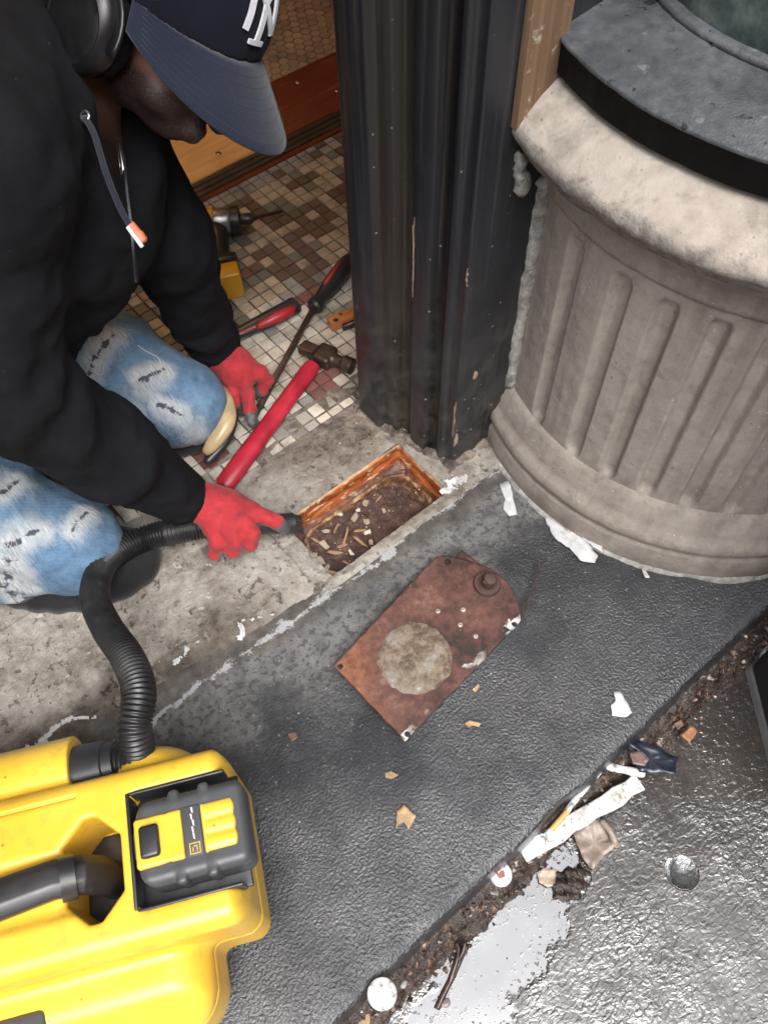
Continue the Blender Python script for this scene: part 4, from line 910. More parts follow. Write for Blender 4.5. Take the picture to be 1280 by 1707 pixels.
for A, B in RIPS[:8]:
    A_, B_ = Vector(A), Vector(B); d_ = B_-A_; d_.z = 0; n_ = Vector((-d_.y, d_.x, 0)).normalized(); nt = 9
    for k in range(nt):
        p = A_.lerp(B_, random.uniform(-.25, 1.25)); w0 = random.uniform(.004, .013); w1 = random.uniform(.004, .013); j = d_.normalized()*random.gauss(0, .008)
        thread([p-n_*w0, p+j*.4, p+n_*w1+j], random.uniform(.00022, .0004))
if thr.v: tag(link('torn_threads', thr.mesh(True), simple('white_thread', (.50, .49, .46), .9, .1, 90, .1), jeans), kind='stuff')

# knee pads
pad_m = fabric('black_pad_mesh', (.010, .010, .011), (.016, .016, .017), 2600, .85, .6)
def pad(c, hf, ax, name='knee_pad'):
    R = frame(ax, (-ax[1], ax[0], 0)); C_ = np.array(c)
    def fn(P):
        d = ellip(P, C_+np.array([0, 0, .004]), (hf[0], hf[1], hf[2]), R); d = smax(d, .003-P[:, 2], .006); d = smax(d, P[:, 2]-hf[2]*.9, .012); return d+.0012*np.sin(loc3(P, C_, R)[:, 0]*180)
    return link(name, surface(fn, C_-max(hf)*1.15, C_+max(hf)*1.15, .0035), pad_m, man)
pad((-0.0019, 0.7855, 0.0200), (.140, .078, .046), (.80, -.60, 0)); pad((0.2799, 0.9138, 0.0200), (.085, .070, .045), (.8, -.5, 0))
kc = spline([(0.3678, 0.9197, 0.0500), (0.3539, 0.8695, 0.0620), (0.3323, 0.8342, 0.0620), (0.3025, 0.8225, 0.0500), (0.2736, 0.8205, 0.0340)], 7)
cap_ = link('knee_cap', MB().tube(kc, [.006+.010*math.sin(math.pi*i/(len(kc)-1))**.6 for i in range(len(kc))], 14, squash=(1, .75)).mesh(True), simple('tan_knee_cap', (.42, .31, .17), .33, .2, 40, .2), man)
kr = spline([(0.3839, 0.9429, 0.0300), (0.3736, 0.8887, 0.0350), (0.3477, 0.8454, 0.0350), (0.3116, 0.8211, 0.0300), (0.2677, 0.8129, 0.0200)], 7)
link('rubber_rim', MB().tube(kr, .008, 10).mesh(True), M['black_plastic'], cap_)

# work boots, soles turned back and up
for kn, an in ((RKN, RANK), (LKN, LANK)):
    A = np.array(an, float); dv = A-np.array(kn, float); dv[2] = 0; dv /= np.linalg.norm(dv)
    heel = A+dv*.035+np.array([0, 0, .025]); toe = A+dv*.155+np.array([0, 0, -.012])
    me = surface(lambda P: np.maximum(smin(smin(cone(P, A, heel, .048, .043), cone(P, heel, toe, .042, .036), .03), cone(P, A+dv*.06, A+dv*.14, .034, .04), .03), .004-P[:, 2]), A-.23, A+.23, .006)
    link('boot', me, simple('dark_leather', (.035, .024, .017), .6, .3, 40, .3), man)

# gloves
def m_glove():
    t = NT('red_knit_glove'); at = t.n('Attribute', attribute_name='coat').outputs['Fac']; k = t.n('TexWave', bands_direction='X'); t.put(k.inputs['Vector'], t.pos); k.inputs['Scale'].default_value = 180; k.inputs['Distortion'].default_value = 4
    n = t.noise(25, 5, .6); red = t.mix(t.map(n, .35, .65), (.30, .016, .022), (.46, .028, .036)); red = t.mix(t.map(k.outputs['Fac'], 0, 1, 0, .35), red, (.20, .010, .014)); red = t.mix(t.map(t.noise(38, 5, .65), .5, .7, 0, .6), red, (.10, .018, .02))
    gr = t.mix(t.map(n, .35, .65), (.035, .036, .038), (.11, .11, .112)); m = t.map(t.math('ADD', at, t.map(n, .3, .7, -.12, .12)), .42, .58)
    return t.out(t.mix(m, red, gr), t.map(m, 0, 1, .88, .45), t.bump(t.math('ADD', t.math('MULTIPLY', k.outputs['Fac'], .4), t.noise(500, 3, .7)), .4, .001), sheen=.1)
M['glove'] = m_glove()
def glove(name, wrist, palm, fingers, wr_r, label):
    """wrist ring, palm spread to the knuckles, five separate bent fingers"""
    W = np.array(wrist)
    def fn(P):
        d = None
        for k, f in enumerate(fingers):
            kn = f[0]; b = cone(P, palm, kn, .024, .0155) if k else cone(P, palm, kn, .022, .014); d = b if d is None else smin(d, b, .014)
        d = smin(d, cone(P, W, palm, wr_r, .027), .022)
        for f in fingers: d = smin(d, chain(P, f, [.0142, .0122, .0115, .0098][:len(f)], .004), .0045)
        cd = np.array(palm)-W; s = (P-W)@(cd/np.linalg.norm(cd)); d = d+np.where(s < .02, .0006*np.sin(s*900), 0)
        return d
    A = np.array([wrist, palm]+[p for f in fingers for p in f]); lo, hi = A.min(0)-.045, A.max(0)+.045; lo[2] = max(lo[2], .002)
    me = surface(fn, lo, hi, .0022); n = len(me.vertices); co = np.empty(n*3, np.float32); me.vertices.foreach_get('co', co); co = co.reshape(-1, 3); no = np.array([v.normal[:] for v in me.vertices])
    c = np.clip((-no[:, 2]-.05)*1.6, 0, 1)
    for f in fingers:
        tip = np.array(f[-1]); mid = np.array(f[-2]); c = np.maximum(c, np.clip((.021-np.linalg.norm(co-tip, axis=1))/.008+.5, 0, 1))
    cd = np.array(palm)-W; s = (co-W)@(cd/np.linalg.norm(cd)); c *= np.clip(s/.02, 0, 1)
    me.attributes.new('coat', 'FLOAT', 'POINT').data.foreach_set('value', c.astype(np.float32))
    displace(me, lambda q: .0014*fbm(Vector(q), 55, 3)-.0012*max(0, .22-abs(fbm(Vector(q), 38, 2)))*4)
    return tag(link(name, me, M['glove'], man), label)
glove('glove', (0.1940, 0.7194, 0.0980), (0.2204, 0.6814, 0.0860),
      [((0.2488, 0.6916, 0.0720), (0.2650, 0.6706, 0.0560), (0.2749, 0.6432, 0.0400)), ((0.2545, 0.6481, 0.0840), (0.2672, 0.6267, 0.0780), (0.2779, 0.6156, 0.0680), (0.2841, 0.6087, 0.0520)), ((0.2342, 0.6400, 0.0880), (0.2354, 0.6178, 0.0780), (0.2274, 0.6164, 0.0580), (0.2198, 0.6292, 0.0420)),
       ((0.2147, 0.6472, 0.0860), (0.2099, 0.6249, 0.0740), (0.2005, 0.6273, 0.0520), (0.1954, 0.6431, 0.0400)), ((0.1956, 0.6627, 0.0800), (0.1884, 0.6437, 0.0660), (0.1795, 0.6454, 0.0460), (0.1766, 0.6594, 0.0360))], .034, 'red glove with grey coated fingertips gripping the hose nozzle')
glove('glove', (0.3927, 0.9425, 0.0920), (0.4028, 0.9073, 0.0780),
      [((0.4029, 0.8881, 0.0700), (0.3937, 0.8621, 0.0580), (0.3820, 0.8427, 0.0420), (0.3719, 0.8249, 0.0280)), ((0.4310, 0.8791, 0.0660), (0.4381, 0.8721, 0.0480), (0.4261, 0.8739, 0.0300), (0.4179, 0.8826, 0.0220)), ((0.3941, 0.9000, 0.0600), (0.3762, 0.8842, 0.0500), (0.3712, 0.8709, 0.0340), (0.3763, 0.8653, 0.0220)),
       ((0.3890, 0.9269, 0.0560), (0.3709, 0.9144, 0.0460), (0.3673, 0.8996, 0.0300), (0.3756, 0.8962, 0.0200)), ((0.3875, 0.9511, 0.0550), (0.3694, 0.9467, 0.0440), (0.3635, 0.9351, 0.0300), (0.3702, 0.9296, 0.0200))], .033, 'red glove with grey palm pressing the pry bar to the tiles')

# cap, headphones
M['cap'] = fabric('dark_navy_wool', (.0035, .0042, .0085), (.006, .0072, .0135), sheen=.03); M['brim'] = fabric('navy_brim_toplit', (.0085, .012, .025), (.013, .0185, .036), 2400, .9, .5, sheen=.2)  # brim colour lighter than the crown to stand for light from above
cap_t = thing('baseball_cap', 'navy baseball cap with white front monogram on the kneeling worker', 'cap', hp3(0, 0, .05))
def cap_fn(P):
    q = loc3(P, HC, HRm); d = ellip(q, (0, -.010, .028), (.090, .112, .112)); d = np.maximum(d, .012-q[:, 2]+.10*(q[:, 1]))
    an = np.arctan2(q[:, 0], q[:, 1]+.01); seam = np.abs(((an/(math.pi/3)+.5) % 1)-.5)
    d = d+.0016*np.exp(-(seam/.02)**2); return d
me = surface(cap_fn, HC-.16, HC+.17, .0032); link('crown', me, M['cap'], cap_t)
bv = []; bf = []; NB, NL = 28, 10
for lay, dz in ((0, .0016), (1, -.0016)):
    for i in range(NB+1):
        a = rad(-72+144*i/NB); sx, sy = math.sin(a), math.cos(a); rx, ry = .088*sx, -.010+.109*sy
        tx, ty = .101*sx, -.010+.100*sy+.088*max(0, math.cos(a*1.18))**.62
        for k in range(NL+1):
            f_ = k/NL; x = rx+(tx-rx)*f_; y = ry+(ty-ry)*f_; z = .022-.58*(y-ry)-1.7*x*x*(.35+.65*f_)
            bv.append(Vector(hp3(x, y, z+dz)))
S1 = (NB+1)*(NL+1)
for i in range(NB):
    for k in range(NL):
        a = i*(NL+1)+k; bf += [(a, a+NL+1, a+NL+2, a+1), (S1+a, S1+a+1, S1+a+NL+2, S1+a+NL+1)]
    a = i*(NL+1)+NL; bf.append((a, a+NL+1, S1+a+NL+1, S1+a)); a = i*(NL+1); bf.append((a, S1+a, S1+a+NL+1, a+NL+1))
for i in (0, NB):
    for k in range(NL): a = i*(NL+1)+k; bf.append((a, a+1, S1+a+1, S1+a))
brim = link('brim', fix(mesh(bv, bf, True)), M['brim'], cap_t)
st = MB()
for f_ in (.18, .30, .42, .54, .66, .78, .90):
    row = [bv[i*(NL+1)+int(f_*NL)].lerp(bv[i*(NL+1)+int(f_*NL)+1], f_*NL-int(f_*NL))+Vector(HU)*.0003 for i in range(1, NB)]
    st.tube(row, .0003, 4)
link('stitching', st.mesh(True), M['brim'], brim)
# interlocked white monogram stitched on the crown's front (letter strokes N and Y)
logo = MB()
def on_cap(x, u):
    u0 = u; r = Vector((x, .15, u0)); k = ((x/.090)**2+((u0-.028)/.112)**2); y = -.010+.112*math.sqrt(max(0, 1-k)); n = Vector((x/.0081, (y+.010)/.01254, (u0-.028)/.01254)).normalized(); return Vector((x, y, u0)), n
def stroke(pts, w):
    P_ = []
    for a, b in zip(pts, pts[1:]):
        for k in range(8): P_.append((a[0]+(b[0]-a[0])*k/8, a[1]+(b[1]-a[1])*k/8))
    P_.append(pts[-1]); vs = []; n = len(P_)
    for i, p in enumerate(P_):
        a = P_[max(i-1, 0)]; b = P_[min(i+1, n-1)]; dx, dy = b[0]-a[0], b[1]-a[1]; l = math.hypot(dx, dy); ox, oy = -dy/l*w/2, dx/l*w/2
        for sx, dz in ((-1, .0002), (-1, .0026), (1, .0026), (1, .0002)):
            c, nn = on_cap(p[0]+ox*sx, p[1]+oy*sx); c = c+nn*(dz+.0004); vs.append(hp3(*c))
    logo.add(vs, [(i*4+k, i*4+(k+1) % 4, (i+1)*4+(k+1) % 4, (i+1)*4+k) for i in range(n-1) for k in range(4)]+[(0, 1, 2, 3), tuple((n-1)*4+k for k in range(4))])
zb = .052
stroke([(.020, zb), (.018, zb+.016), (.016, zb+.044)], .0058); stroke([(.016, zb+.044), (-.002, zb+.022), (-.020, zb+.002)], .0056); stroke([(-.020, zb), (-.018, zb+.040)], .0055)
stroke([(.026, zb+.052), (.012, zb+.040), (.0, zb+.026)], .0055); stroke([(-.026, zb+.052), (-.012, zb+.040), (.0, zb+.026)], .0055); stroke([(0, zb+.028), (.002, zb-.008)], .0058); stroke([(-.008, zb-.008), (.012, zb-.008)], .0045)
link('monogram', logo.mesh(), simple('white_embroidery', (.55, .56, .60), .8, .1, 400, .4), cap_t)
hph = thing('headphones', 'black over ear headphones worn over the navy cap', 'headphones', tuple(EAR))
glossy = simple('satin_black', (.008, .008, .009), .36, .2, 50, .05)
for s in (1, -1):
    Mc = HMx @ Matrix.Translation((s*.094, -.004, -.030)) @ Matrix.Rotation(rad(90*s), 4, 'Y') @ Matrix.Scale(1.08, 4) @ Matrix.Scale(1.12, 4, (1, 0, 0))
    cup = link('ear_cup', MB().lathe([(0, .0165), (.024, .016), (.0285, .0145), (.030, .0150), (.0355, .0120), (.0385, .006), (.0385, -.004), (.036, -.007)], n=44, M=Mc).mesh(angle=35), glossy, hph)
    link('cushion', MB().lathe([(.036, -.007), (.0385, -.011), (.038, -.020), (.033, -.025), (.02, -.024), (.012, -.012)], n=40, M=Mc).mesh(True), M['black_cloth'], cup)
    yk = [HMx @ Vector((s*(.105-.012*math.sin(a)), -.004+.047*math.cos(a), -.030+.047*math.sin(a))) for a in [math.pi*k/16 for k in range(17)]]
    link('yoke', MB().tube(yk, .0045, 8, squash=(1.5, .7)).mesh(True), glossy, hph)
band = [HMx @ Vector((.112*math.cos(a), -.004, .020+.132*math.sin(a))) for a in [math.pi*k/28 for k in range(29)]]
link('headband', MB().tube(band, .011, 10, squash=(1.0, .55)).mesh(True), glossy, hph)

# ------------------------------------------------------------------ door saddle between vestibule and inner room
def m_wood(name, ca, cb, rough, scr=None):
    t = NT(name); g = t.noise(1, 6, .6, vec=t.scaled((3.2, 130, 60)), dist=.3); b = t.noise(12, 4)
    c = t.mix(t.map(g, .3, .7), ca, cb); c = t.mix(t.map(b, .4, .7, 0, .35), c, tuple(x*.6 for x in ca))
    if scr:
        s = t.map(t.noise(1, 5, .7, vec=t.scaled((5, 70, 30), loc=(1, 3, 0))), .60, .66); c = t.mix(s, c, scr)
    return t.out(c, rough, t.bump(g, .25, .0008))
M['wood_bare'] = m_wood('worn_golden_oak', (.55, .27, .085), (.74, .42, .17), .28); M['wood_red'] = m_wood('red_brown_varnish', (.10, .022, .010), (.18, .045, .018), .35, (.34, .15, .06))
M['bronze'] = simple('dull_bronze', (.13, .095, .07), .42, .25, 40, .2, .7)
saddle = thing('door_saddle', 'worn wooden door saddle with screws between mosaic and hexagon tiles', 'door saddle', (.7, 1.55, 0))
link('golden_board', bevel(MB().box((-.9, 1.452, -.01), (.874, 1.644, .016)).mesh(), .003, 2), M['wood_bare'], saddle)
link('red_board', bevel(MB().box((.876, 1.452, -.01), (1.9, 1.644, .0165)).mesh(), .003, 2), M['wood_red'], saddle)
for k in range(3): link('metal_strip', bevel(MB().box((-.9, 1.4135+.0128*k, -.01), (1.9, 1.4255+.0128*k, .008+.003*k)).mesh(), .0012, 1), M['bronze'], saddle)
link('wood_bead', bevel(MB().box((-.9, 1.3985, -.01), (1.9, 1.4125, .006)).mesh(), .002, 1), M['wood_red'], saddle)
brass = simple('brass_screw', (.62, .50, .30), .3, .1, 60, .1, 1.0)
for x, y in ((.742, 1.602), (.752, 1.498), (1.046, 1.60), (1.095, 1.512), (.45, 1.6), (.46, 1.5)):
    link('screw', MB().lathe([(0, .0025), (.004, .0022), (.0062, .0010), (.0065, 0)], (x, y, .0158), 16).mesh(angle=50), brass, saddle)

t = NT('pale_packed_dirt'); a_ = t.noise(40, 6, .7); M['dirt_pale'] = t.out(t.ramp(a_, [(.36, (.045, .034, .027)), (.5, (.11, .088, .07)), (.64, (.24, .20, .165))]), .9, t.bump(t.noise(160, 5, .7), .9, .003))
# ------------------------------------------------------------------ bare wood strip, caulk and chipped edges on the post and bulkhead
t = NT('stripped_wood'); g = t.noise(1, 6, .6, vec=t.scaled((150, 150, 4))); b = t.noise(45, 5, .7)
c = t.mix(t.map(g, .3, .7), (.10, .058, .032), (.19, .115, .066)); c = t.mix(t.map(b, .58, .66, 0, .8), c, (.40, .36, .31))
strip_m = t.out(c, .75, t.bump(g, .4, .001))
link('bare_strip', bevel(MB().prism([(.6265, .603), (.652, .612), (.690, .640), (.690, 2.2), (.6265, 2.2)], 0, .009, Matrix(((1, 0, 0, 0), (0, 0, -1, .5512), (0, 1, 0, 0), (0, 0, 0, 1)))).mesh(), .001, 1), strip_m, post)
bare = simple('bare_wood_patch', (.33, .235, .165), .8, .3, 70, .4)
def bare_patch(pts, nrm, seed):
    P_ = [Vector(p) for p in pts]; n = Vector(nrm).normalized(); O = []
    for a, b in zip(P_, P_[1:]+P_[:1]):
        for k in range(6): q = a.lerp(b, k/6); O.append(q+(b-a).cross(n).normalized()*(.0022*fbm((q.y, q.z, seed), 120, 3)))
    c = sum(O, Vector())/len(O); m = len(O); vs = [p+n*.0009 for p in O]+[c+n*.0012]+[p-n*.002 for p in O]
    return link('bare_patch', fix(mesh(vs, [(i, (i+1) % m, m) for i in range(m)]+[(i, m+1+i, m+1+(i+1) % m, (i+1) % m) for i in range(m)])), bare, post)
bare_patch([(.5648, .6362, .35), (.5640, .6340, .335), (.5642, .6325, .40), (.5640, .6330, .47), (.5650, .6365, .45)], (-1, -.2, 0), 1)
bare_patch([(.5838, .5535, .075), (.5842, .5560, .09), (.5842, .5570, .15), (.5838, .5535, .17)], (-1, -.1, 0), 2)
bare_patch([(.585, .5514, .055), (.592, .5514, .060), (.591, .5514, .085), (.586, .5514, .092)], (0, -1, 0), 3)
bare_patch([(.612, .5514, .20), (.619, .5514, .198), (.621, .5514, .212), (.614, .5514, .218)], (0, -1, 0), 4)
bare_patch([(.5836, .5535, .40), (.5840, .5555, .405), (.5840, .556, .425), (.5836, .5535, .43)], (-1, -.1, 0), 5)
caulk_m = simple('grey_white_caulk', (.30, .29, .27), .9, .55, 60, .9, bdist=.003)
cp = []
for z in [.125+.012*k for k in range(33)]:
    r = .335+(.0 if z < .5 else .006); y = .5515; x = CC.x-math.sqrt(r*r-(y-CC.y)**2); cp.append((x-.006+.002*fbm((z, 0, 0), 20, 3), y-.002, z))
me = MB().tube(cp, [.0105+.004*fbm((p[2], 3, 1), 28, 3) for p in cp], 10).mesh(True); displace(me, lambda q: .003*fbm(Vector(q), 70, 4)); link('caulk_seam', me, caulk_m, bulkhead)
lump = [(.660, .548, .505), (.652, .547, .528), (.648, .548, .548), (.644, .548, .566)]
me = MB().tube(spline(lump, 4), [.006, .009, .010, .008, .010, .011, .008, .007, .009, .010, .009, .006, .004][:13], 10).mesh(True); displace(me, lambda q: .006*fbm(Vector(q), 90, 5)); link('mortar_lump', me, caulk_m, bulkhead)
# skim of white caulk where the bulkhead meets the slab
vs = []; fs = []; A_ = [151+.6*k for k in range(205)]
for a in A_:
    w = max(.0004, .005+.006*fbm((a*.08, 1, 0), 1.0, 4)+(.006 if 185 < a < 196 else 0)); w = max(.001, min(w, .016)); z0 = slab_z(CC.x, .3)
    for r, z in ((.366, .006), (.3715+w*.25, .0045), (.3715+w, .0005), (.3715+w, -.004)):
        x, y = CC.x+r*math.cos(rad(a)), CC.y+r*math.sin(rad(a)); vs.append((x, y, z+slab_z(x, y)+.0006*fbm((x, y, 0), 120, 3)))
fs = [(i*4+k, (i+1)*4+k, (i+1)*4+k+1, i*4+k+1) for i in range(len(A_)-1) for k in range(3)]
link('caulk_skim', fix(mesh(vs, fs, True)), caulk_m, bulkhead)

# dirt packed against the foot of the post
def foot_z(x, y):
    a = Vector((.541, .735)); b = Vector((.583, .553)); p = Vector((x, y)); d = b-a; tt = max(0, min(1, (p-a).dot(d)/d.length_squared)); q = (p-a-d*tt).length
    q2 = max(0, .5515-y) if x > .583 else 9; q = min(q, q2)
    return thr_z(x, y)-.004+.011*max(0, 1-q/.024)**1.6*(1+.8*fbm((x, y, 4), 45, 4))
tag(link('post_foot_dirt', height_grid(.505, .68, .515, .755, .0025, foot_z, lambda x, y: in_hole(x-.004, y) or (x > .60 and y > .553)), M['dirt_pale']), kind='stuff')
# ------------------------------------------------------------------ loose bits: flakes, chips, leaves
def flake_mesh(outline, z, th=.0012, curl=.003, rough=.6, n=5, seed=0):
    """an irregular sheet: outline refined with small bites, curled, with real thickness"""
    P_ = [Vector(p) for p in outline]; O = []
    for a, b in zip(P_, P_[1:]+P_[:1]):
        l = (b-a).length
        for k in range(n):
            q = a.lerp(b, k/n); nn = Vector((-(b-a).y, (b-a).x, 0)).normalized(); q = q+nn*(l*.10*rough*fbm((q.x, q.y, seed), 160, 3)); O.append(q)
    c = sum(O, Vector())/len(O); rings = (1.0, .66, .33); vs = []; m = len(O); rmax = max((p-c).length for p in O)
    for s, dz in ((1, th), (-1, 0)):
        for f_ in rings:
            for p in O:
                q = c+(p-c)*f_; d = (q-c).length/rmax; zz = z+curl*(d*d)*(.6+fbm((q.x, q.y, seed+2), 45, 2))+curl*.35*fbm((q.x, q.y, seed), 90, 3); vs.append((q.x, q.y, max(zz, z-.0005)+dz))
        vs.append((c.x, c.y, z+dz))
    S_ = 3*m+1; fs = []
    for base, flip in ((0, False), (S_, True)):
        for r_ in range(2):
            for k in range(m):
                q = (base+r_*m+k, base+r_*m+(k+1) % m, base+(r_+1)*m+(k+1) % m, base+(r_+1)*m+k); fs.append(q[::-1] if flip else q)
        for k in range(m):
            q = (base+2*m+k, base+2*m+(k+1) % m, base+3*m); fs.append(q[::-1] if flip else q)
    for k in range(m): fs.append((k, S_+k, S_+(k+1) % m, (k+1) % m))
    return fix(mesh(vs, fs, True))
white_f = simple('white_paint_flake', (.50, .51, .51), .6, .22, 60, .6); grey_f = simple('grey_paint_flake', (.46, .47, .47), .7, .25, 70, .4)
def flake(name, outline, z, m, label, cat, group=None, **kw):
    c = sum((Vector(p) for p in outline), Vector())/len(outline); return solo(name, flake_mesh(outline, z, **kw), m, label, cat, group, (c.x, c.y, z))
flake('paint_flake', [(0.4943, 0.1104, 0.0000), (0.5028, 0.1044, 0.0000), (0.4986, 0.0882, 0.0000), (0.4918, 0.0734, 0.0000), (0.4795, 0.0748, 0.0000), (0.4673, 0.0885, 0.0000), (0.4771, 0.0995, 0.0000), (0.4889, 0.1010, 0.0000)], -.003, white_f, 'white paint flake lying alone on the wet dark slab', 'paint flake', seed=1)
flake('paint_flake', [(0.6189, 0.4726, 0.0000), (0.6344, 0.4657, 0.0000), (0.6214, 0.4440, 0.0000), (0.5981, 0.4107, 0.0000), (0.5869, 0.4172, 0.0000), (0.5891, 0.4334, 0.0000), (0.6059, 0.4465, 0.0000)], .001, white_f, 'narrow white paint flake on the slab beside the door post', 'paint flake', seed=2)
flake('paint_flake', [(0.6262, 0.3747, 0.0000), (0.6520, 0.3917, 0.0000), (0.6555, 0.3736, 0.0000), (0.6537, 0.3453, 0.0000), (0.6544, 0.3328, 0.0000), (0.6471, 0.3027, 0.0000), (0.6392, 0.2739, 0.0000), (0.6278, 0.2697, 0.0000), (0.6139, 0.2885, 0.0000), (0.6175, 0.3137, 0.0000), (0.6128, 0.3392, 0.0000)], .001, white_f, 'largest white paint flake peeling at the foot of the stone bulkhead', 'paint flake', seed=3, curl=.008)
flake('paint_flake', [(0.6564, 0.3400, 0.0000), (0.6631, 0.3254, 0.0000), (0.6580, 0.2834, 0.0000), (0.6490, 0.2740, 0.0000), (0.6469, 0.2872, 0.0000), (0.6454, 0.3114, 0.0000)], .004, white_f, 'small white flake leaning on the largest flake by the bulkhead', 'paint flake', seed=4, curl=.008)
flake('paint_flake', [(0.6759, 0.2162, 0.0000), (0.6775, 0.2079, 0.0000), (0.6737, 0.1975, 0.0000), (0.6681, 0.2023, 0.0000)], .001, white_f, 'tiny white flake below the curved stone plinth', 'paint flake', seed=5)
leaf_m = simple('dry_leaf', (.36, .245, .135), .75, .35, 60, .4); brown_m = simple('brown_leaf', (.13, .08, .055), .6, .3, 60, .4)
flake('dry_leaf', [(0.1514, 0.1857, 0.0000), (0.1631, 0.1859, 0.0000), (0.1669, 0.1646, 0.0000), (0.1579, 0.1603, 0.0000), (0.1476, 0.1581, 0.0000), (0.1504, 0.1686, 0.0000), (0.1436, 0.1704, 0.0000), (0.1370, 0.1700, 0.0000)], -.002, leaf_m, 'tan dry leaf scrap on the middle of the dark slab', 'leaf', seed=6, curl=.006)
flake('dry_leaf', [(0.1715, 0.2347, 0.0000), (0.1800, 0.2307, 0.0000), (0.1838, 0.2201, 0.0000), (0.1732, 0.2227, 0.0000), (0.1686, 0.2287, 0.0000)], -.002, leaf_m, 'small faint tan scrap above the larger dry leaf', 'leaf', seed=7)
flake('wood_chip', [(0.3430, 0.2432, 0.0000), (0.3544, 0.2441, 0.0000), (0.3540, 0.2398, 0.0000), (0.3438, 0.2378, 0.0000)], -.001, leaf_m, 'wood chip beside the lower edge of the rusty plate', 'wood chip', seed=8, th=.003)
flake('wood_chip', [(0.3011, 0.2145, 0.0000), (0.3091, 0.2132, 0.0000), (0.3178, 0.1991, 0.0000), (0.3130, 0.1977, 0.0000), (0.3064, 0.2054, 0.0000), (0.3009, 0.2056, 0.0000)], -.001, leaf_m, 'pair of tan crumbs below the rusty plate', 'wood chip', seed=9, th=.003)
flake('wood_chip', [(0.1030, 0.3641, 0.0000), (0.1130, 0.3578, 0.0000), (0.1099, 0.3494, 0.0000), (0.0998, 0.3513, 0.0000)], -.001, brown_m, 'dull brown chip on the slab left of the plate', 'wood chip', seed=10)
def paint_streak(pts, w, label, seed):
    P_ = [Vector(p) for p in pts]; out = []; S_ = spline(P_, 4); L_ = []; R_ = []
    for i, p in enumerate(S_):
        d = (S_[min(i+1, len(S_)-1)]-S_[max(i-1, 0)]).normalized(); n = Vector((-d.y, d.x, 0)); ww = w*(.45+.8*abs(fbm((p.x, p.y, seed), 30, 3)))*(math.sin(math.pi*(i+.4)/len(S_))**.4); L_.append(p+n*ww); R_.append(p-n*ww*.8)
    nv = 9; vs = []; fs = []; keep = {}
    fine_ = spline(P_, 22); m = len(fine_)
    for i, p in enumerate(fine_):
        d = (fine_[min(i+1, m-1)]-fine_[max(i-1, 0)]).normalized(); n = Vector((-d.y, d.x, 0))
        for k in range(nv): q = p+n*(w*1.6*(2*k/(nv-1)-1)); vs.append((q.x, q.y, thz(q.x, q.y)))
    for i in range(m-1):
        for k in range(nv-1):
            c = vs[i*nv+k]; v_ = abs(2*(k+.5)/(nv-1)-1); e = math.sin(math.pi*(i+.5)/m)**.5
            if v_ < e*(.38+1.1*fbm((c[0], c[1], seed), 75, 4)+.25*fbm((c[0], c[1], seed+5), 22, 2)): fs.append((i*nv+k, (i+1)*nv+k, (i+1)*nv+k+1, i*nv+k+1))
    used = sorted({j for f_ in fs for j in f_}); rm = {j: i for i, j in enumerate(used)}
    return solo('paint_streak', fix(mesh([vs[j] for j in used], [tuple(rm[j] for j in f_) for f_ in fs])), grey_f, label, 'paint', loc=tuple(S_[len(S_)//2]))
def thz(x, y): return max(slab_z(x, y) if y < .6 else -1, thr_z(x, y))+.0012
paint_streak([(-0.2298, 0.5798, 0.0000), (-0.1932, 0.5748, 0.0000), (-0.1554, 0.5758, 0.0000), (-0.1226, 0.5751, 0.0000), (-0.0916, 0.5579, 0.0000)], .005, 'long bright white paint streak behind the yellow vacuum', 1)
paint_streak([(0.0343, 0.5502, 0.0000), (0.0513, 0.5555, 0.0000), (0.0721, 0.5551, 0.0000), (0.0887, 0.5561, 0.0000)], .005, 'white paint streak right of the ribbed hose', 2)
paint_streak([(0.1426, 0.5459, 0.0000), (0.1426, 0.5332, 0.0000), (0.1323, 0.5216, 0.0000)], .006, 'short white paint drip at the edge of the threshold', 3)
paint_streak([(0.1493, 0.5429, 0.0000), (0.1707, 0.5324, 0.0000), (0.1948, 0.5223, 0.0000)], .003, 'thin white paint line beside the short drip', 4)
paint_streak([(0.5291, 0.5214, 0.0000), (0.5523, 0.5234, 0.0000), (0.5724, 0.5204, 0.0000), (0.5872, 0.5172, 0.0000)], .009, 'white paint blob at the corner of the open box', 5)

# dirt and crumbs
def crumbs(name, n, region, smin_, smax_, m, seed, zf, parent=None):
    rnd = random.Random(seed); mb = MB(); made = 0
    while made < n:
        x, y = region(rnd); s = smin_+(smax_-smin_)*rnd.random()**2.5; z = zf(x, y)
        pts = [Vector((rnd.gauss(0, 1), rnd.gauss(0, 1), rnd.gauss(0, .6))).normalized()*s*rnd.uniform(.6, 1.1) for _ in range(7)]
        bm = bmesh.new(); [bm.verts.new(p+Vector((x, y, z+s*.25))) for p in pts]; r = bmesh.ops.convex_hull(bm, input=bm.verts); bm.verts.index_update()
        mb.add([v.co.copy() for v in bm.verts], [tuple(v.index for v in f.verts) for f in bm.faces]); bm.free(); made += 1
    return tag(link(name, mb.mesh(), m, parent), kind='stuff')
t = NT('crumb_mix'); r_ = t.noise(95, 2); cm = t.out(t.ramp(r_, [(.38, (.05, .032, .024)), (.50, (.16, .11, .078)), (.60, (.36, .29, .22)), (.68, (.58, .54, .48))]), .85)
ck = {}
crumbs('pit_crumbs', 170, lambda r: (r.triangular(HX0+.014, .53, .36), r.uniform(HY0+.012, HY1-.02)), .0007, .0026, cm, 1, fill_z, pit)
crumbs('threshold_crumbs', 420, lambda r: (r.uniform(-.30, .54), r.triangular(.55, .76, .57) if r.random() < .6 else r.uniform(.66, .75)), .0005, .0026, cm, 2, lambda x, y: thr_z(x, y) if not in_hole(x, y) else -.045)
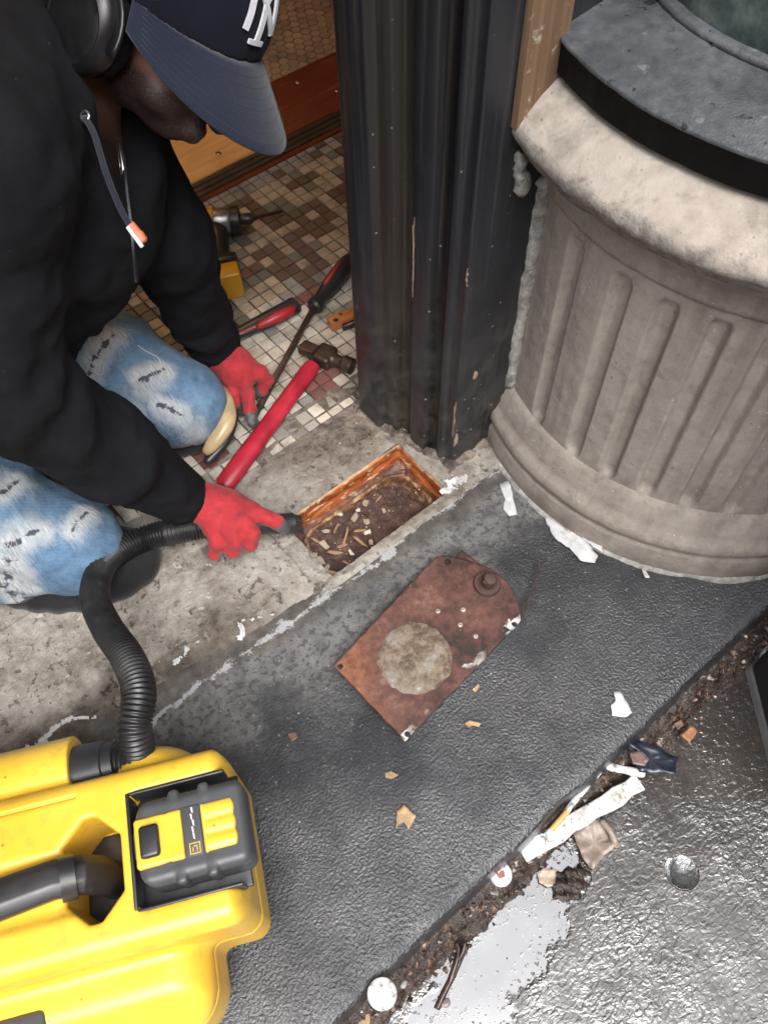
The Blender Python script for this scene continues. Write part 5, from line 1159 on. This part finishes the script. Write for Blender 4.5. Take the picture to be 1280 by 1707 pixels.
crumbs('post_foot_crumbs', 200, lambda r: (r.triangular(.44, .60, .56), r.triangular(.50, .76, .66)), .0006, .003, cm, 3, lambda x, y: thr_z(x, y) if not in_hole(x, y) else -.045)
crumbs('slab_crumbs', 200, lambda r: (r.uniform(-.2, .8), r.uniform(.06, .50)), .0004, .0018, cm, 4, lambda x, y: slab_z(x, y))
gm_ = NT('grey_grit'); gmm = gm_.out(gm_.ramp(gm_.noise(140, 2), [(.38, (.07, .07, .072)), (.5, (.16, .16, .16)), (.64, (.38, .37, .36))]), .5)
crumbs('slab_grit', 2200, lambda r: (r.uniform(-.25, .95), r.uniform(.055, .47)), .0004, .0019, gmm, 14, lambda x, y: slab_z(x, y)-.0004)
# larger slivers and chips that can be told apart inside the pit
chipm = [simple('wood_sliver', (.27, .165, .095), .8, .3, 50, .4), simple('beige_chip', (.31, .245, .185), .8, .25, 60, .4), simple('pale_chip', (.50, .45, .39), .8, .15, 60, .4)]
rc = random.Random(11)
PIT = [(0.4148, 0.6042, -0.0500), (0.4258, 0.5855, -0.0500), (0.4116, 0.5667, -0.0500), (0.3991, 0.6239, -0.0500), (0.4277, 0.6121, -0.0500), (0.3753, 0.5824, -0.0500), (0.3893, 0.5599, -0.0500), (0.3387, 0.5925, -0.0500), (0.3418, 0.5706, -0.0500), (0.3142, 0.5867, -0.0500), (0.3637, 0.5519, -0.0500), (0.3186, 0.5537, -0.0500), (0.3615, 0.5731, -0.0500), (0.3345, 0.6067, -0.0500), (0.4470, 0.6147, -0.0500), (0.4673, 0.6070, -0.0500), (0.4030, 0.5482, -0.0500), (0.3783, 0.6074, -0.0500), (0.3581, 0.6093, -0.0500), (0.3479, 0.5432, -0.0500), (0.3177, 0.6060, -0.0500), (0.4612, 0.5835, -0.0500), (0.4023, 0.5792, -0.0500), (0.3156, 0.5707, -0.0500)]
spots = [(16, 1), (13, 1), (12, 2), (8, 2), (7, 2), (24, 0), (20, 0), (18, 1), (20, 0), (17, 1), (12, 2), (12, 1), (15, 0), (15, 0), (12, 1), (10, 0), (10, 1), (14, 0), (12, 1), (12, 0), (13, 0), (9, 1), (14, 0), (14, 1)]
PXM = .00108
for i, (s, k) in enumerate(spots):
    P0 = PIT[i]; L_ = s*PXM; L_ *= (1.35 if k == 0 else 1.0); w = L_*(.16 if k == 0 else .62)*rc.uniform(.8, 1.3); a = rc.uniform(0, 6.28); ca, sa = math.cos(a), math.sin(a)
    sh = [(u_*rc.uniform(.7, 1.25), v_*rc.uniform(.6, 1.3)) for u_, v_ in ((-.5, -.4), (.1, -.55), (.5, -.45), (.55, .35), (-.3, .5))]; out = [(P0[0]+(u_*L_)*ca-(v_*w)*sa, P0[1]+(u_*L_)*sa+(v_*w)*ca, 0) for u_, v_ in sh]
    z = fill_z(P0[0], P0[1])+.003+.003*rc.random(); lab = ('thin wood sliver among the rubble in the sunken box', 'beige plaster chip among the rubble in the sunken box', 'pale chip among the rubble in the sunken box')[k]
    grp = ('wood slivers in the box', 'beige chips in the box', 'pale chips in the box')[k]
    flake(('wood_sliver', 'plaster_chip', 'pale_chip')[k], out, z, chipm[k], lab, ('wood sliver', 'plaster chip', 'chip')[k], grp, th=.0022, curl=.002, seed=i+20, n=3)

# ------------------------------------------------------------------ tools on the mosaic
M['steel_dark'] = simple('brown_steel', (.085, .062, .052), .42, .35, 50, .3, .75); M['red_rubber'] = simple('red_grip', (.34, .013, .030), .45, .35, 30, .3); M['red_plastic'] = simple('red_insert', (.36, .022, .028), .4, .2, 40, .1)
def axisM(a, b, roll=(0, 0, 1)):
    a, b = Vector(a), Vector(b); x = (b-a).normalized(); z = Vector(roll); y = z.cross(x).normalized(); z = x.cross(y)
    return Matrix(((x.x, y.x, z.x, a.x), (x.y, y.y, z.y, a.y), (x.z, y.z, z.z, a.z), (0, 0, 0, 1))), (b-a).length
# hammer
ha, hb_ = Vector((0.2615, 0.7533, 0.0220)), Vector((0.5339, 0.8672, 0.0220)); Mh, Lh = axisM(ha, hb_)
ham = thing('hammer', 'hammer with red handle and brown steel head on the mosaic', 'hammer', (0.4051, 0.8266, 0.0000))
link('handle', MB().tube([Mh @ Vector((Lh*f_, 0, .0)) for f_ in (0, .02, .2, .5, .8, .97, 1)], [.011, .0155, .0160, .0145, .0140, .0145, .0125], 18, squash=(1.1, .85)).mesh(angle=50), M['red_rubber'], ham)
def ham_fn(P):
    q = P; d = rbox(q, (0, 0, 0), (.021, .017, .0135), .006)
    d = smin(d, cone(q, (0, -.014, 0), (0, -.034, .001), .0125, .011), .004)                            # neck to face
    fc = np.maximum(np.hypot(q[:, 0], q[:, 2])-.0155, np.abs(q[:, 1]+.047)-.010); d = smin(d, fc, .003)
    cl = rbox(q, (-.002, .030, -.001), (.013, .022, .0085), .004); cl = smax(cl, np.abs(q[:, 0])-.014-(q[:, 1]-.02)*.25, .003); d = smin(d, cl, .006)
    return d
hd_c = Vector((0.5636, 0.8705, 0.0200)); u1 = (Vector((0.5844, 0.8336, 0.0200))-Vector((0.5513, 0.9121, 0.0200))).normalized(); u2 = Vector((0, 0, 1)); u0 = u2.cross(-u1).normalized()
# local y points away from the striking face
me = surface(ham_fn, (-.03, -.066, -.024), (.03, .062, .024), .0018); Mhd = Matrix(((u0.x, -u1.x, 0, hd_c.x), (u0.y, -u1.y, 0, hd_c.y), (0, 0, 1, hd_c.z), (0, 0, 0, 1))); me.transform(Mhd); fix(me)
link('head', me, M['steel_dark'], ham)
# long screwdriver
sd = thing('screwdriver', 'long screwdriver with black and red handle leaning by the door post', 'screwdriver', (0.5732, 0.9537, -0.0000))
Ms_, Ls = axisM((0.3941, 0.8520, 0.0100), (0.6354, 0.9895, 0.0180)); link('shaft', bevel(MB().box((0, -.0052, -.0045), (Ls, .0052, .0045), Ms_).mesh(), .002, 2), M['steel_dark'], sd)
link('blade_tip', MB().add([Ms_ @ Vector(p) for p in ((0, -.0052, -.004), (0, .0052, -.004), (0, .0052, .004), (0, -.0052, .004), (-.018, -.0065, -.0009), (-.018, .0065, -.0009), (-.018, .0065, .0009), (-.018, -.0065, .0009))], [(0, 1, 2, 3), (7, 6, 5, 4), (0, 4, 5, 1), (1, 5, 6, 2), (2, 6, 7, 3), (3, 7, 4, 0)]).mesh(), M['steel_dark'], sd)
Mg, Lg = axisM((0.6205, 0.9809, 0.0200), (0.7631, 1.0384, 0.0240))
h_ = link('handle', MB().tube([Mg @ Vector((Lg*f_, 0, 0)) for f_ in (0, .03, .10, .16, .30, .6, .88, .97, 1.0)], [.012, .016, .016, .0125, .015, .0185, .0175, .013, .006], 12).mesh(angle=35), M['black_plastic'], sd)
link('red_insert', MB().tube([Mg @ Vector((Lg*f_, .004, .010)) for f_ in (.32, .36, .6, .84, .88)], [.003, .0065, .0085, .0065, .003], 10).mesh(True), M['red_plastic'], h_)
# short tool with red and black handle
ch = thing('chisel', 'chisel with curved red and black grip beside the gloved hand', 'chisel', (0.5488, 1.0259, 0.0000))
pts = spline([(0.4620, 1.0257, 0.0160), (0.4988, 1.0194, 0.0180), (0.5499, 1.0132, 0.0200), (0.5860, 1.0108, 0.0200), (0.6035, 1.0116, 0.0190)], 6)
g1 = link('grip', MB().tube(pts, [.0105+.0075*math.sin(min(1, i/17)*1.65) for i in range(len(pts)-1)]+[.010], 16, squash=(1.0, .8)).mesh(True), M['black_plastic'], ch)
pts = spline([(0.5084, 1.0055, 0.0270), (0.5404, 0.9974, 0.0320), (0.5731, 0.9949, 0.0310), (0.5925, 1.0013, 0.0260)], 6); link('red_insert', MB().tube(pts, [.004+.0065*math.sin(math.pi*(i+1)/(len(pts)+1)) for i in range(len(pts))], 12).mesh(True), M['red_plastic'], g1)
pts = spline([(0.4490, 1.0227, 0.0210), (0.4829, 1.0142, 0.0250), (0.5105, 1.0044, 0.0280)], 5); link('red_line', MB().tube(pts, .0022, 8).mesh(True), M['red_plastic'], g1)
Mc_, Lc = axisM((0.3553, 1.0346, 0.0140), (0.4645, 1.0280, 0.0140)); link('blade', bevel(MB().box((0, -.010, -.0025), (Lc, .010, .0025), Mc_).mesh(), .001, 1), M['steel_dark'], ch)
link('end_cap', MB().tube([(0.5982, 1.0121, 0.0190), (0.6062, 1.0114, 0.0190)], [.0115, .008], 14).mesh(angle=50), M['steel_dark'], ch)
# orange wooden block by the post
blk = thing('hinge_block', 'small worn orange block with dark hole against the door post', 'block', (0.6597, 0.9299, 0.0000))
Mb_, Lb = axisM((0.6223, 0.9343, 0.0120), (0.7086, 0.9132, 0.0120)); link('bar', bevel(MB().box((0, -.011, -.011), (Lb, .011, .011), Mb_).mesh(), .0018, 2), m_wood('orange_worn_block', (.36, .12, .03), (.50, .20, .06), .45), blk)
link('hole_plug', MB().lathe([(0, .0004), (.0045, .0004), (.005, 0)], n=16, M=Mb_ @ Matrix.Translation((.012, -.0055, .0112))).mesh(), M['black_plastic'], blk)
link('screw', MB().lathe([(0, .0018), (.003, .0016), (.0035, 0)], n=14, M=Mb_ @ Matrix.Translation((.026, .003, .0112))).mesh(), brass, blk)
link('dark_foot', bevel(MB().box((.02, -.020, -.011), (Lb, -.0115, .004), Mb_).mesh(), .002, 1), M['steel_dark'], blk)
# impact driver lying on its side
drv = thing('impact_driver', 'yellow and black impact driver with silver nose on the mosaic', 'impact driver', (0.5975, 1.2613, 0.0000))
Md, Ld = axisM((0.5691, 1.3200, 0.0360), (0.6489, 1.2648, 0.0360)); ang = Md.to_3x3()
link('motor_housing', MB().tube([Md @ Vector((Ld*f_, 0, 0)) for f_ in (-.3, -.25, 0, .3, .50, .52)], [.020, .027, .029, .029, .028, .024], 20).mesh(angle=40), M['yellow_dark'], drv)
link('nose_cone', MB().tube([Md @ Vector((Ld*f_, 0, 0)) for f_ in (.50, .52, .78, .86, .88)], [.024, .0265, .0255, .021, .012], 22).mesh(angle=40), simple('silver_nose', (.42, .42, .43), .35, .2, 40, .1, .8), drv)
link('rubber_bumper', MB().tube([Md @ Vector((Ld*f_, 0, 0)) for f_ in (.85, .87, 1.02, 1.04)], [.0265, .0285, .0275, .020], 22).mesh(angle=40), M['black_plastic'], drv)
link('chuck', MB().tube([Md @ Vector((Ld*f_, 0, 0)) for f_ in (1.03, 1.05, 1.22, 1.30)], [.011, .0115, .0115, .008], 16).mesh(angle=40), M['black_plastic'], drv)
link('bit', MB().tube([Md @ Vector((Ld*1.28, 0, 0)), Vector((0.7409, 1.2454, 0.0200))], .0033, 6).mesh(), M['steel_dark'], drv)
hd = spline([Md @ Vector((Ld*.25, 0, 0)), (0.5905, 1.2569, 0.0340), (0.5675, 1.2149, 0.0320), (0.5453, 1.1741, 0.0300)], 5)
link('grip', MB().tube(hd, [.022]*6+[.019]*6+[.021]*4, 16, squash=(1.1, .85)).mesh(True), M['black_plastic'], drv)
Mf, Lf = axisM((0.5184, 1.1885, 0.0300), (0.5778, 1.1637, 0.0300)); link('grip_foot', bevel(MB().box((0, -.010, -.026), (Lf, .010, .026), Mf).mesh(), .004, 2), M['black_plastic'], drv)
Mf, Lf = axisM((0.4973, 1.1517, 0.0320), (0.5574, 1.1254, 0.0320)); link('battery', bevel(MB().box((0, -.020, -.030), (Lf, .020, .030), Mf).mesh(), .005, 3), M['yellow_dark'], drv)

# warm pendant lamp of the inner room (above the picture); its light falls on the saddle and the hexagon tiles
lamp = thing('pendant_lamp', 'warm lit pendant lamp hanging in the inner room behind the doorway', 'lamp', (.62, 2.05, 2.1))
link('cord', MB().tube([(.62, 2.05, 2.1), (.62, 2.05, 1.78)], .003, 8).mesh(), M['black_plastic'], lamp)
link('shade', MB().lathe([(.015, .12), (.03, .10), (.11, 0), (.108, 0), (.028, .097), (.013, .117)], (.62, 2.05, 1.66), 32).mesh(True), M['bronze'], lamp)
bm_ = bpy.data.materials.new('warm_bulb'); bm_.use_nodes = True; q = bm_.node_tree.nodes['Principled BSDF']; q.inputs['Emission Color'].default_value = (1, .55, .22, 1); q.inputs['Emission Strength'].default_value = 60
link('bulb', MB().lathe([(0, -.03), (.02, -.022), (.029, 0), (.022, .02), (.012, .04)], (.62, 2.05, 1.69), 20).mesh(True), bm_, lamp)
ld = bpy.data.lights.new('pendant_light', 'POINT'); ld.energy = 11.0; ld.color = (1.0, .56, .25); ld.shadow_soft_size = .04
lo_ = bpy.data.objects.new('pendant_light', ld); COL.objects.link(lo_); lo_.parent = lamp; lo_.location = (0, 0, -.475)

# ------------------------------------------------------------------ debris along the foot of the step
def mud_z(x, y):
    return -.074+.026*min(1, max(0, (y-.018)/.03))**1.5+.014*max(0, 1-((y-.030-.006*fbm((x, 0, 4), 9, 3))/.020)**2)*(.6+.6*abs(fbm((x, y, 6), 16, 3)))+.004*fbm((x, y, 2), 60, 4)
t = NT('wet_black_litter'); n1 = t.noise(130, 5, .7); mudm = t.out(t.ramp(n1, [(.35, (.010, .007, .006)), (.55, (.035, .022, .017)), (.7, (.10, .06, .045))]), .18, t.bump(n1, 1.0, .004), coat=.6, coat_rough=.1)
tag(structure('gutter_mud', height_grid(-.22, 1.1, .002, .054, .003, mud_z), mudm), kind='stuff')
t = NT('litter_mix'); r_ = t.noise(70, 2); lm = t.out(t.ramp(r_, [(.34, (.014, .009, .008)), (.5, (.06, .035, .024)), (.6, (.16, .085, .055)), (.68, (.42, .36, .3))]), .35)
crumbs('gutter_litter', 1500, lambda r: (r.uniform(-.15, .85), r.gauss(.028, .012)), .0008, .0060, lm, 6, lambda x, y: max(mud_z(x, y), side_z(x, y)))
crumbs('puddle_specks', 160, lambda r: (r.uniform(-.05, .40), r.uniform(-.20, .02)), .0006, .0022, mudm, 7, side_z)
SZ = -.070
t = NT('wet_white_board'); n_ = t.noise(30, 6, .7); n2_ = t.noise(120, 5, .7)
wet_white = t.out(t.mix(t.map(n2_, .55, .66, 0, .8), t.mix(t.map(n_, .5, .68), (.55, .56, .56), (.30, .28, .25)), (.07, .05, .04)), .35, t.bump(n2_, .5, .0015))
def board(name, a, b, w, h, label, cat, m=wet_white, seed=0, tilt=.0):
    Mx, L_ = axisM(a, b); n = 10; vs = []; rr = random.Random(seed)
    for i in range(n+1):
        e0, e1 = w*(.5+.10*rr.uniform(-1, 1)), w*(.5+.06*rr.uniform(-1, 1)); x = L_*i/n+(rr.uniform(-.004, .004) if i in (0, n) else 0)
        for y, z in ((-e0, 0), (e1, 0), (e1, h), (e1*.2, h*1.25), (-e0, h*.9)): vs.append(Mx @ Vector((x, y, z)))
    fs = [(i*5+k, i*5+(k+1) % 5, (i+1)*5+(k+1) % 5, (i+1)*5+k) for i in range(n) for k in range(5)]+[(4, 3, 2, 1, 0), tuple(n*5+k for k in range(5))]
    return solo(name, bevel(fix(mesh(vs, fs)), .0012, 1, 40), m, label, cat, loc=a)
board('white_strip', (0.2484, 0.0406, -0.0520), (0.4437, 0.0027, -0.0460), .024, .006, 'long broken white strip lying at the foot of the step', 'strip', seed=1)
board('white_strip', (0.4180, 0.0529, -0.0400), (0.4564, 0.0044, -0.0440), .011, .005, 'short white strip bridging to the navy plastic piece', 'strip', seed=2)
board('white_strip', (0.2933, 0.0368, -0.0430), (0.4280, 0.0519, -0.0360), .008, .004, 'narrow white edge strip above the long broken strip', 'strip', seed=3)
flake('plastic_piece', [(0.4670, 0.0516, -0.0400), (0.4812, 0.0448, -0.0300), (0.4995, 0.0151, -0.0400), (0.5061, -0.0092, -0.0500), (0.4838, -0.0212, -0.0500), (0.4684, -0.0059, -0.0500), (0.4503, 0.0125, -0.0400), (0.4592, 0.0336, -0.0400)], -.042, simple('navy_plastic', (.018, .022, .034), .28, .3, 30, .2), 'dark navy plastic shard on the litter by the step', 'plastic shard', th=.003, curl=.012, seed=31, rough=.2)
flake('plastic_piece', [(0.4564, 0.0390, -0.0360), (0.4706, 0.0314, -0.0360), (0.4706, 0.0159, -0.0360), (0.4590, 0.0126, -0.0360), (0.4487, 0.0256, -0.0360)], -.030, simple('brown_film', (.13, .085, .075), .3, .3, 30, .2), 'small brown film scrap on the navy shard', 'plastic scrap', th=.0015, curl=.004, seed=32)
flake('brick_chip', [(0.5383, 0.0087, -0.0500), (0.5613, 0.0078, -0.0500), (0.5610, -0.0035, -0.0500), (0.5393, -0.0058, -0.0500)], -.050, simple('orange_brick', (.30, .14, .07), .6, .25, 60, .5), 'orange brick chip in the dark litter near the navy shard', 'brick chip', th=.008, curl=.003, seed=33, rough=.3)
flake('brown_leaf', [(0.5469, 0.0269, -0.0500), (0.5591, 0.0236, -0.0500), (0.5575, 0.0157, -0.0500), (0.5453, 0.0167, -0.0500)], -.052, brown_m, 'small brown scrap behind the orange brick chip', 'leaf', seed=34, curl=.006)
fb, fl_ = axisM((0.3008, 0.0379, -0.0400), (0.3354, 0.0404, -0.0360))
cig = thing('cigarette_butt', 'orange tan cigarette filter on the white strip by the step', 'cigarette butt', (0.3199, 0.0394, -0.0450))
link('filter', MB().tube([fb @ Vector((fl_*f_, 0, 0)) for f_ in (0, .04, .96, 1)], [.0035, .0040, .0040, .0036], 14).mesh(angle=50), simple('filter_paper', (.55, .32, .11), .6, .15, 90, .2), cig)
link('paper_end', MB().tube([fb @ Vector((fl_, 0, 0)), fb @ Vector((fl_*1.35, .001, -.001))], [.0035, .0025], 12).mesh(True), wet_white, cig)
flake('crumpled_leaf', [(0.3267, 0.0151, -0.0700), (0.3518, 0.0148, -0.0700), (0.3702, 0.0035, -0.0700), (0.3699, -0.0213, -0.0700), (0.3655, -0.0340, -0.0700), (0.3381, -0.0312, -0.0700), (0.3120, -0.0331, -0.0700), (0.3117, -0.0169, -0.0700), (0.3186, -0.0016, -0.0700)], -.068, simple('wet_beige_leaf', (.24, .19, .155), .4, .3, 60, .6), 'crumpled wet beige leaf at the edge of the puddle', 'leaf', th=.002, curl=.016, seed=35)
flake('small_leaf', [(0.2532, 0.0124, -0.0700), (0.2644, 0.0109, -0.0700), (0.2764, -0.0012, -0.0700), (0.2622, -0.0148, -0.0700), (0.2514, -0.0096, -0.0700), (0.2470, 0.0018, -0.0700)], -.069, simple('pale_pink_leaf', (.34, .26, .20), .45, .2, 60, .5), 'small pale leaf floating in the puddle', 'leaf', th=.0015, curl=.006, seed=36)
st_ = solo('leaf_stem', MB().tube(spline([(0.3684, 0.0024, -0.0600), (0.3672, -0.0136, -0.0580), (0.3629, -0.0274, -0.0620), (0.3619, -0.0338, -0.0660)], 5), [.0045]*8+[.0055]*8, 10).mesh(True), simple('stem', (.25, .20, .16), .4, .3, 60, .4), 'thick curled stem beside the crumpled wet leaf', 'stem', loc=(0.3666, -0.0165, -0.0700))
me = surface(lambda P: ellip(P, (0, 0, 0), (.026, .017, .010))+.004*np.sin(P[:, 0]*260)*np.sin(P[:, 1]*300+1)+.003*np.sin(P[:, 2]*500+P[:, 0]*400), (-.04, -.03, -.02), (.04, .03, .02), .0016); me.transform(Matrix.Translation((0.2800, -0.0262, -0.0680)))
solo('black_sludge', me, mudm, 'clump of black sludge between the puddle leaf and the sidewalk', 'sludge', loc=(0.2805, -0.0263, -0.0700))
cap_w = thing('bottle_cap', 'white round cap with red smear at the foot of the step', 'cap', (0.2132, 0.0394, -0.0660))
Mcap = Matrix.Translation((0.2112, 0.0420, -0.0500)) @ Matrix.Rotation(.25, 4, 'X'); link('disc', MB().lathe([(0, .004), (.012, .0045), (.0145, .004), (.0155, .002), (.0155, -.004)], n=30, M=Mcap).mesh(angle=40), wet_white, cap_w)
link('red_smear', flake_mesh([Mcap @ Vector(p) for p in ((-.006, -.003, 0), (.002, -.006, 0), (.006, .001, 0), (0, .006, 0), (-.005, .003, 0))], (Mcap @ Vector((0, 0, .0046))).z, .0006, .0005, seed=3), simple('red_smear', (.22, .07, .06), .5, .3, 80, .3), cap_w)
flake('grey_leaf', [(0.1952, 0.0552, -0.0700), (0.2083, 0.0501, -0.0700), (0.2028, 0.0351, -0.0700), (0.1913, 0.0255, -0.0700), (0.1849, 0.0328, -0.0700)], -.056, simple('grey_leaf', (.13, .115, .11), .45, .3, 60, .4), 'grey wet leaf beside the white round cap', 'leaf', curl=.006, seed=37)
dsk = solo('white_disc', MB().lathe([(0, .0035), (.016, .0038), (.0175, .003), (.018, .0015), (.0175, 0), (0, 0)], (0.0014, 0.0360, 0.0010), 36).mesh(angle=40), wet_white, 'flat bright white disc in the litter at the bottom of the picture', 'disc', loc=(0.0014, 0.0360, 0.0000))
flake('paper_scrap', [(0.0152, 0.0648, -0.0500), (0.0222, 0.0660, -0.0500), (0.0289, 0.0621, -0.0500), (0.0333, 0.0531, -0.0500), (0.0258, 0.0489, -0.0500), (0.0163, 0.0517, -0.0500), (0.0113, 0.0576, -0.0500)], -.050, wet_white, 'ragged white scrap just above the white disc', 'paper scrap', curl=.005, seed=38)
flake('paper_scrap', [(-0.0425, 0.0500, -0.0500), (-0.0290, 0.0538, -0.0500), (-0.0265, 0.0450, -0.0500), (-0.0296, 0.0376, -0.0500)], -.052, wet_white, 'small white wedge left of the white disc', 'paper scrap', curl=.003, seed=39)
flake('tan_scrap', [(-0.0375, 0.0408, -0.0500), (-0.0241, 0.0313, -0.0500), (-0.0309, 0.0230, -0.0500), (-0.0446, 0.0344, -0.0500)], -.058, leaf_m, 'tan scrap below the white disc at the picture edge', 'scrap', curl=.003, seed=40)
flake('beige_leaf', [(0.0630, 0.0547, -0.0500), (0.0825, 0.0582, -0.0500), (0.0957, 0.0544, -0.0500), (0.0860, 0.0481, -0.0500), (0.0686, 0.0447, -0.0500)], -.050, simple('beige_leaf', (.36, .31, .25), .5, .2, 60, .4), 'folded beige leaf in the litter above the twig', 'leaf', curl=.01, seed=41)
tw = thing('twig', 'dark wet forked twig lying in the puddle', 'twig', (0.0723, -0.0064, -0.0700)); barkm = simple('wet_bark', (.045, .025, .02), .25, .4, 60, .5)
link('stem', MB().tube(spline([(0.0437, -0.0186, -0.0660), (0.0624, -0.0113, -0.0640), (0.0885, -0.0028, -0.0620), (0.1174, 0.0083, -0.0600), (0.1254, 0.0053, -0.0620)], 6), [.0042]*12+[.0036]*8+[.002]*5, 9).mesh(True), barkm, tw)
link('branch', MB().tube(spline([(0.0736, -0.0078, -0.0630), (0.0962, 0.0036, -0.0580), (0.1090, 0.0132, -0.0560), (0.1112, 0.0202, -0.0560)], 5), [.0034]*8+[.0024]*8, 8).mesh(True), barkm, tw)
link('branch', MB().tube(spline([(0.0970, 0.0022, -0.0600), (0.1121, 0.0077, -0.0540), (0.1207, 0.0137, -0.0520)], 5), .0024, 8).mesh(True), barkm, tw)
def pebble(p, s, m, label, seed):
    me = surface(lambda P: ellip(P, (0, 0, 0), (s, s*.8, s*.55))+.12*s*np.sin(P[:, 0]/s*2.2+seed)*np.sin(P[:, 1]/s*2.6), (-s*1.3,)*3, (s*1.3,)*3, s/8); me.transform(Matrix.Translation(p)); return solo('pebble', me, m, label, 'pebble', loc=p)
pebble((0.0562, -0.0205, -0.0660), .007, simple('mauve_pebble', (.25, .20, .20), .3, .2, 60, .2), 'mauve wet pebble at the lower end of the twig', 1); pebble((0.0291, 0.0294, -0.0600), .006, simple('grey_pebble', (.28, .27, .25), .4, .2, 60, .2), 'grey pebble right of the white disc', 2)
pebble((0.6336, 0.0850, -0.0600), .004, wet_white, 'tiny white pebble in the dark litter nearest the bin', 3); pebble((0.6121, 0.0431, -0.0600), .0045, wet_white, 'small white pebble between brick chip and bin', 4)
# clear plastic lid on the wet concrete
gp = bpy.data.materials.new('clear_plastic'); gp.use_nodes = True; b_ = gp.node_tree.nodes['Principled BSDF']; b_.inputs['Transmission Weight'].default_value = 1.0; b_.inputs['Roughness'].default_value = .18; b_.inputs['IOR'].default_value = 1.42; b_.inputs['Base Color'].default_value = (.85, .87, .88, 1)
solo('clear_lid', MB().lathe([(0, .0016), (.014, .0014), (.0190, .0008), (.0215, .0020), (.0235, .0010), (.0235, 0), (0, 0.0)], (0.4058, -0.1133, -0.0735), 36).mesh(True), gp, 'round clear plastic lid on the wet sidewalk', 'lid', loc=(0.4060, -0.1134, -0.0740))
# black bin at the right edge of the view
bn = thing('street_bin', 'tall slim black bin standing on the wet sidewalk at the right edge', 'bin', (.632, -.055, -.075))
binm = simple('matte_black_bin', (.010, .010, .011), .6, .3, 12, .15)
BO = Vector((.646, -.066, -.075)); bu = Vector((.636, .772, 0)); bn_ = Vector((.772, -.636, 0))
BMx = Matrix(((bu.x, bn_.x, 0, BO.x), (bu.y, bn_.y, 0, BO.y), (0, 0, 1, BO.z), (0, 0, 0, 1)))
def bin_shell(h0, h1, g0, g1, r0=.02):
    v, f = loft([[BMx @ Vector((x, y, h)) for x, y in rrect(-.108-g, .108+g, 0-g, .46+g, r0, 6)] for h, g in ((h0, g0), (h0+.004, g0+.003), (h1-.006, g1), (h1, g1-.004))]); n = len(v)//4
    return fix(mesh(v, f+[tuple(range(n)), tuple(range(3*n, 4*n))]))
link('body', bin_shell(.018, .94, -.004, .012), binm, bn)
link('base_rim', bin_shell(.0, .020, .001, .001), simple('grey_base', (.12, .12, .12), .5, .2, 40, .2), bn)
link('lid', bin_shell(.938, .99, .018, .012), binm, bn)
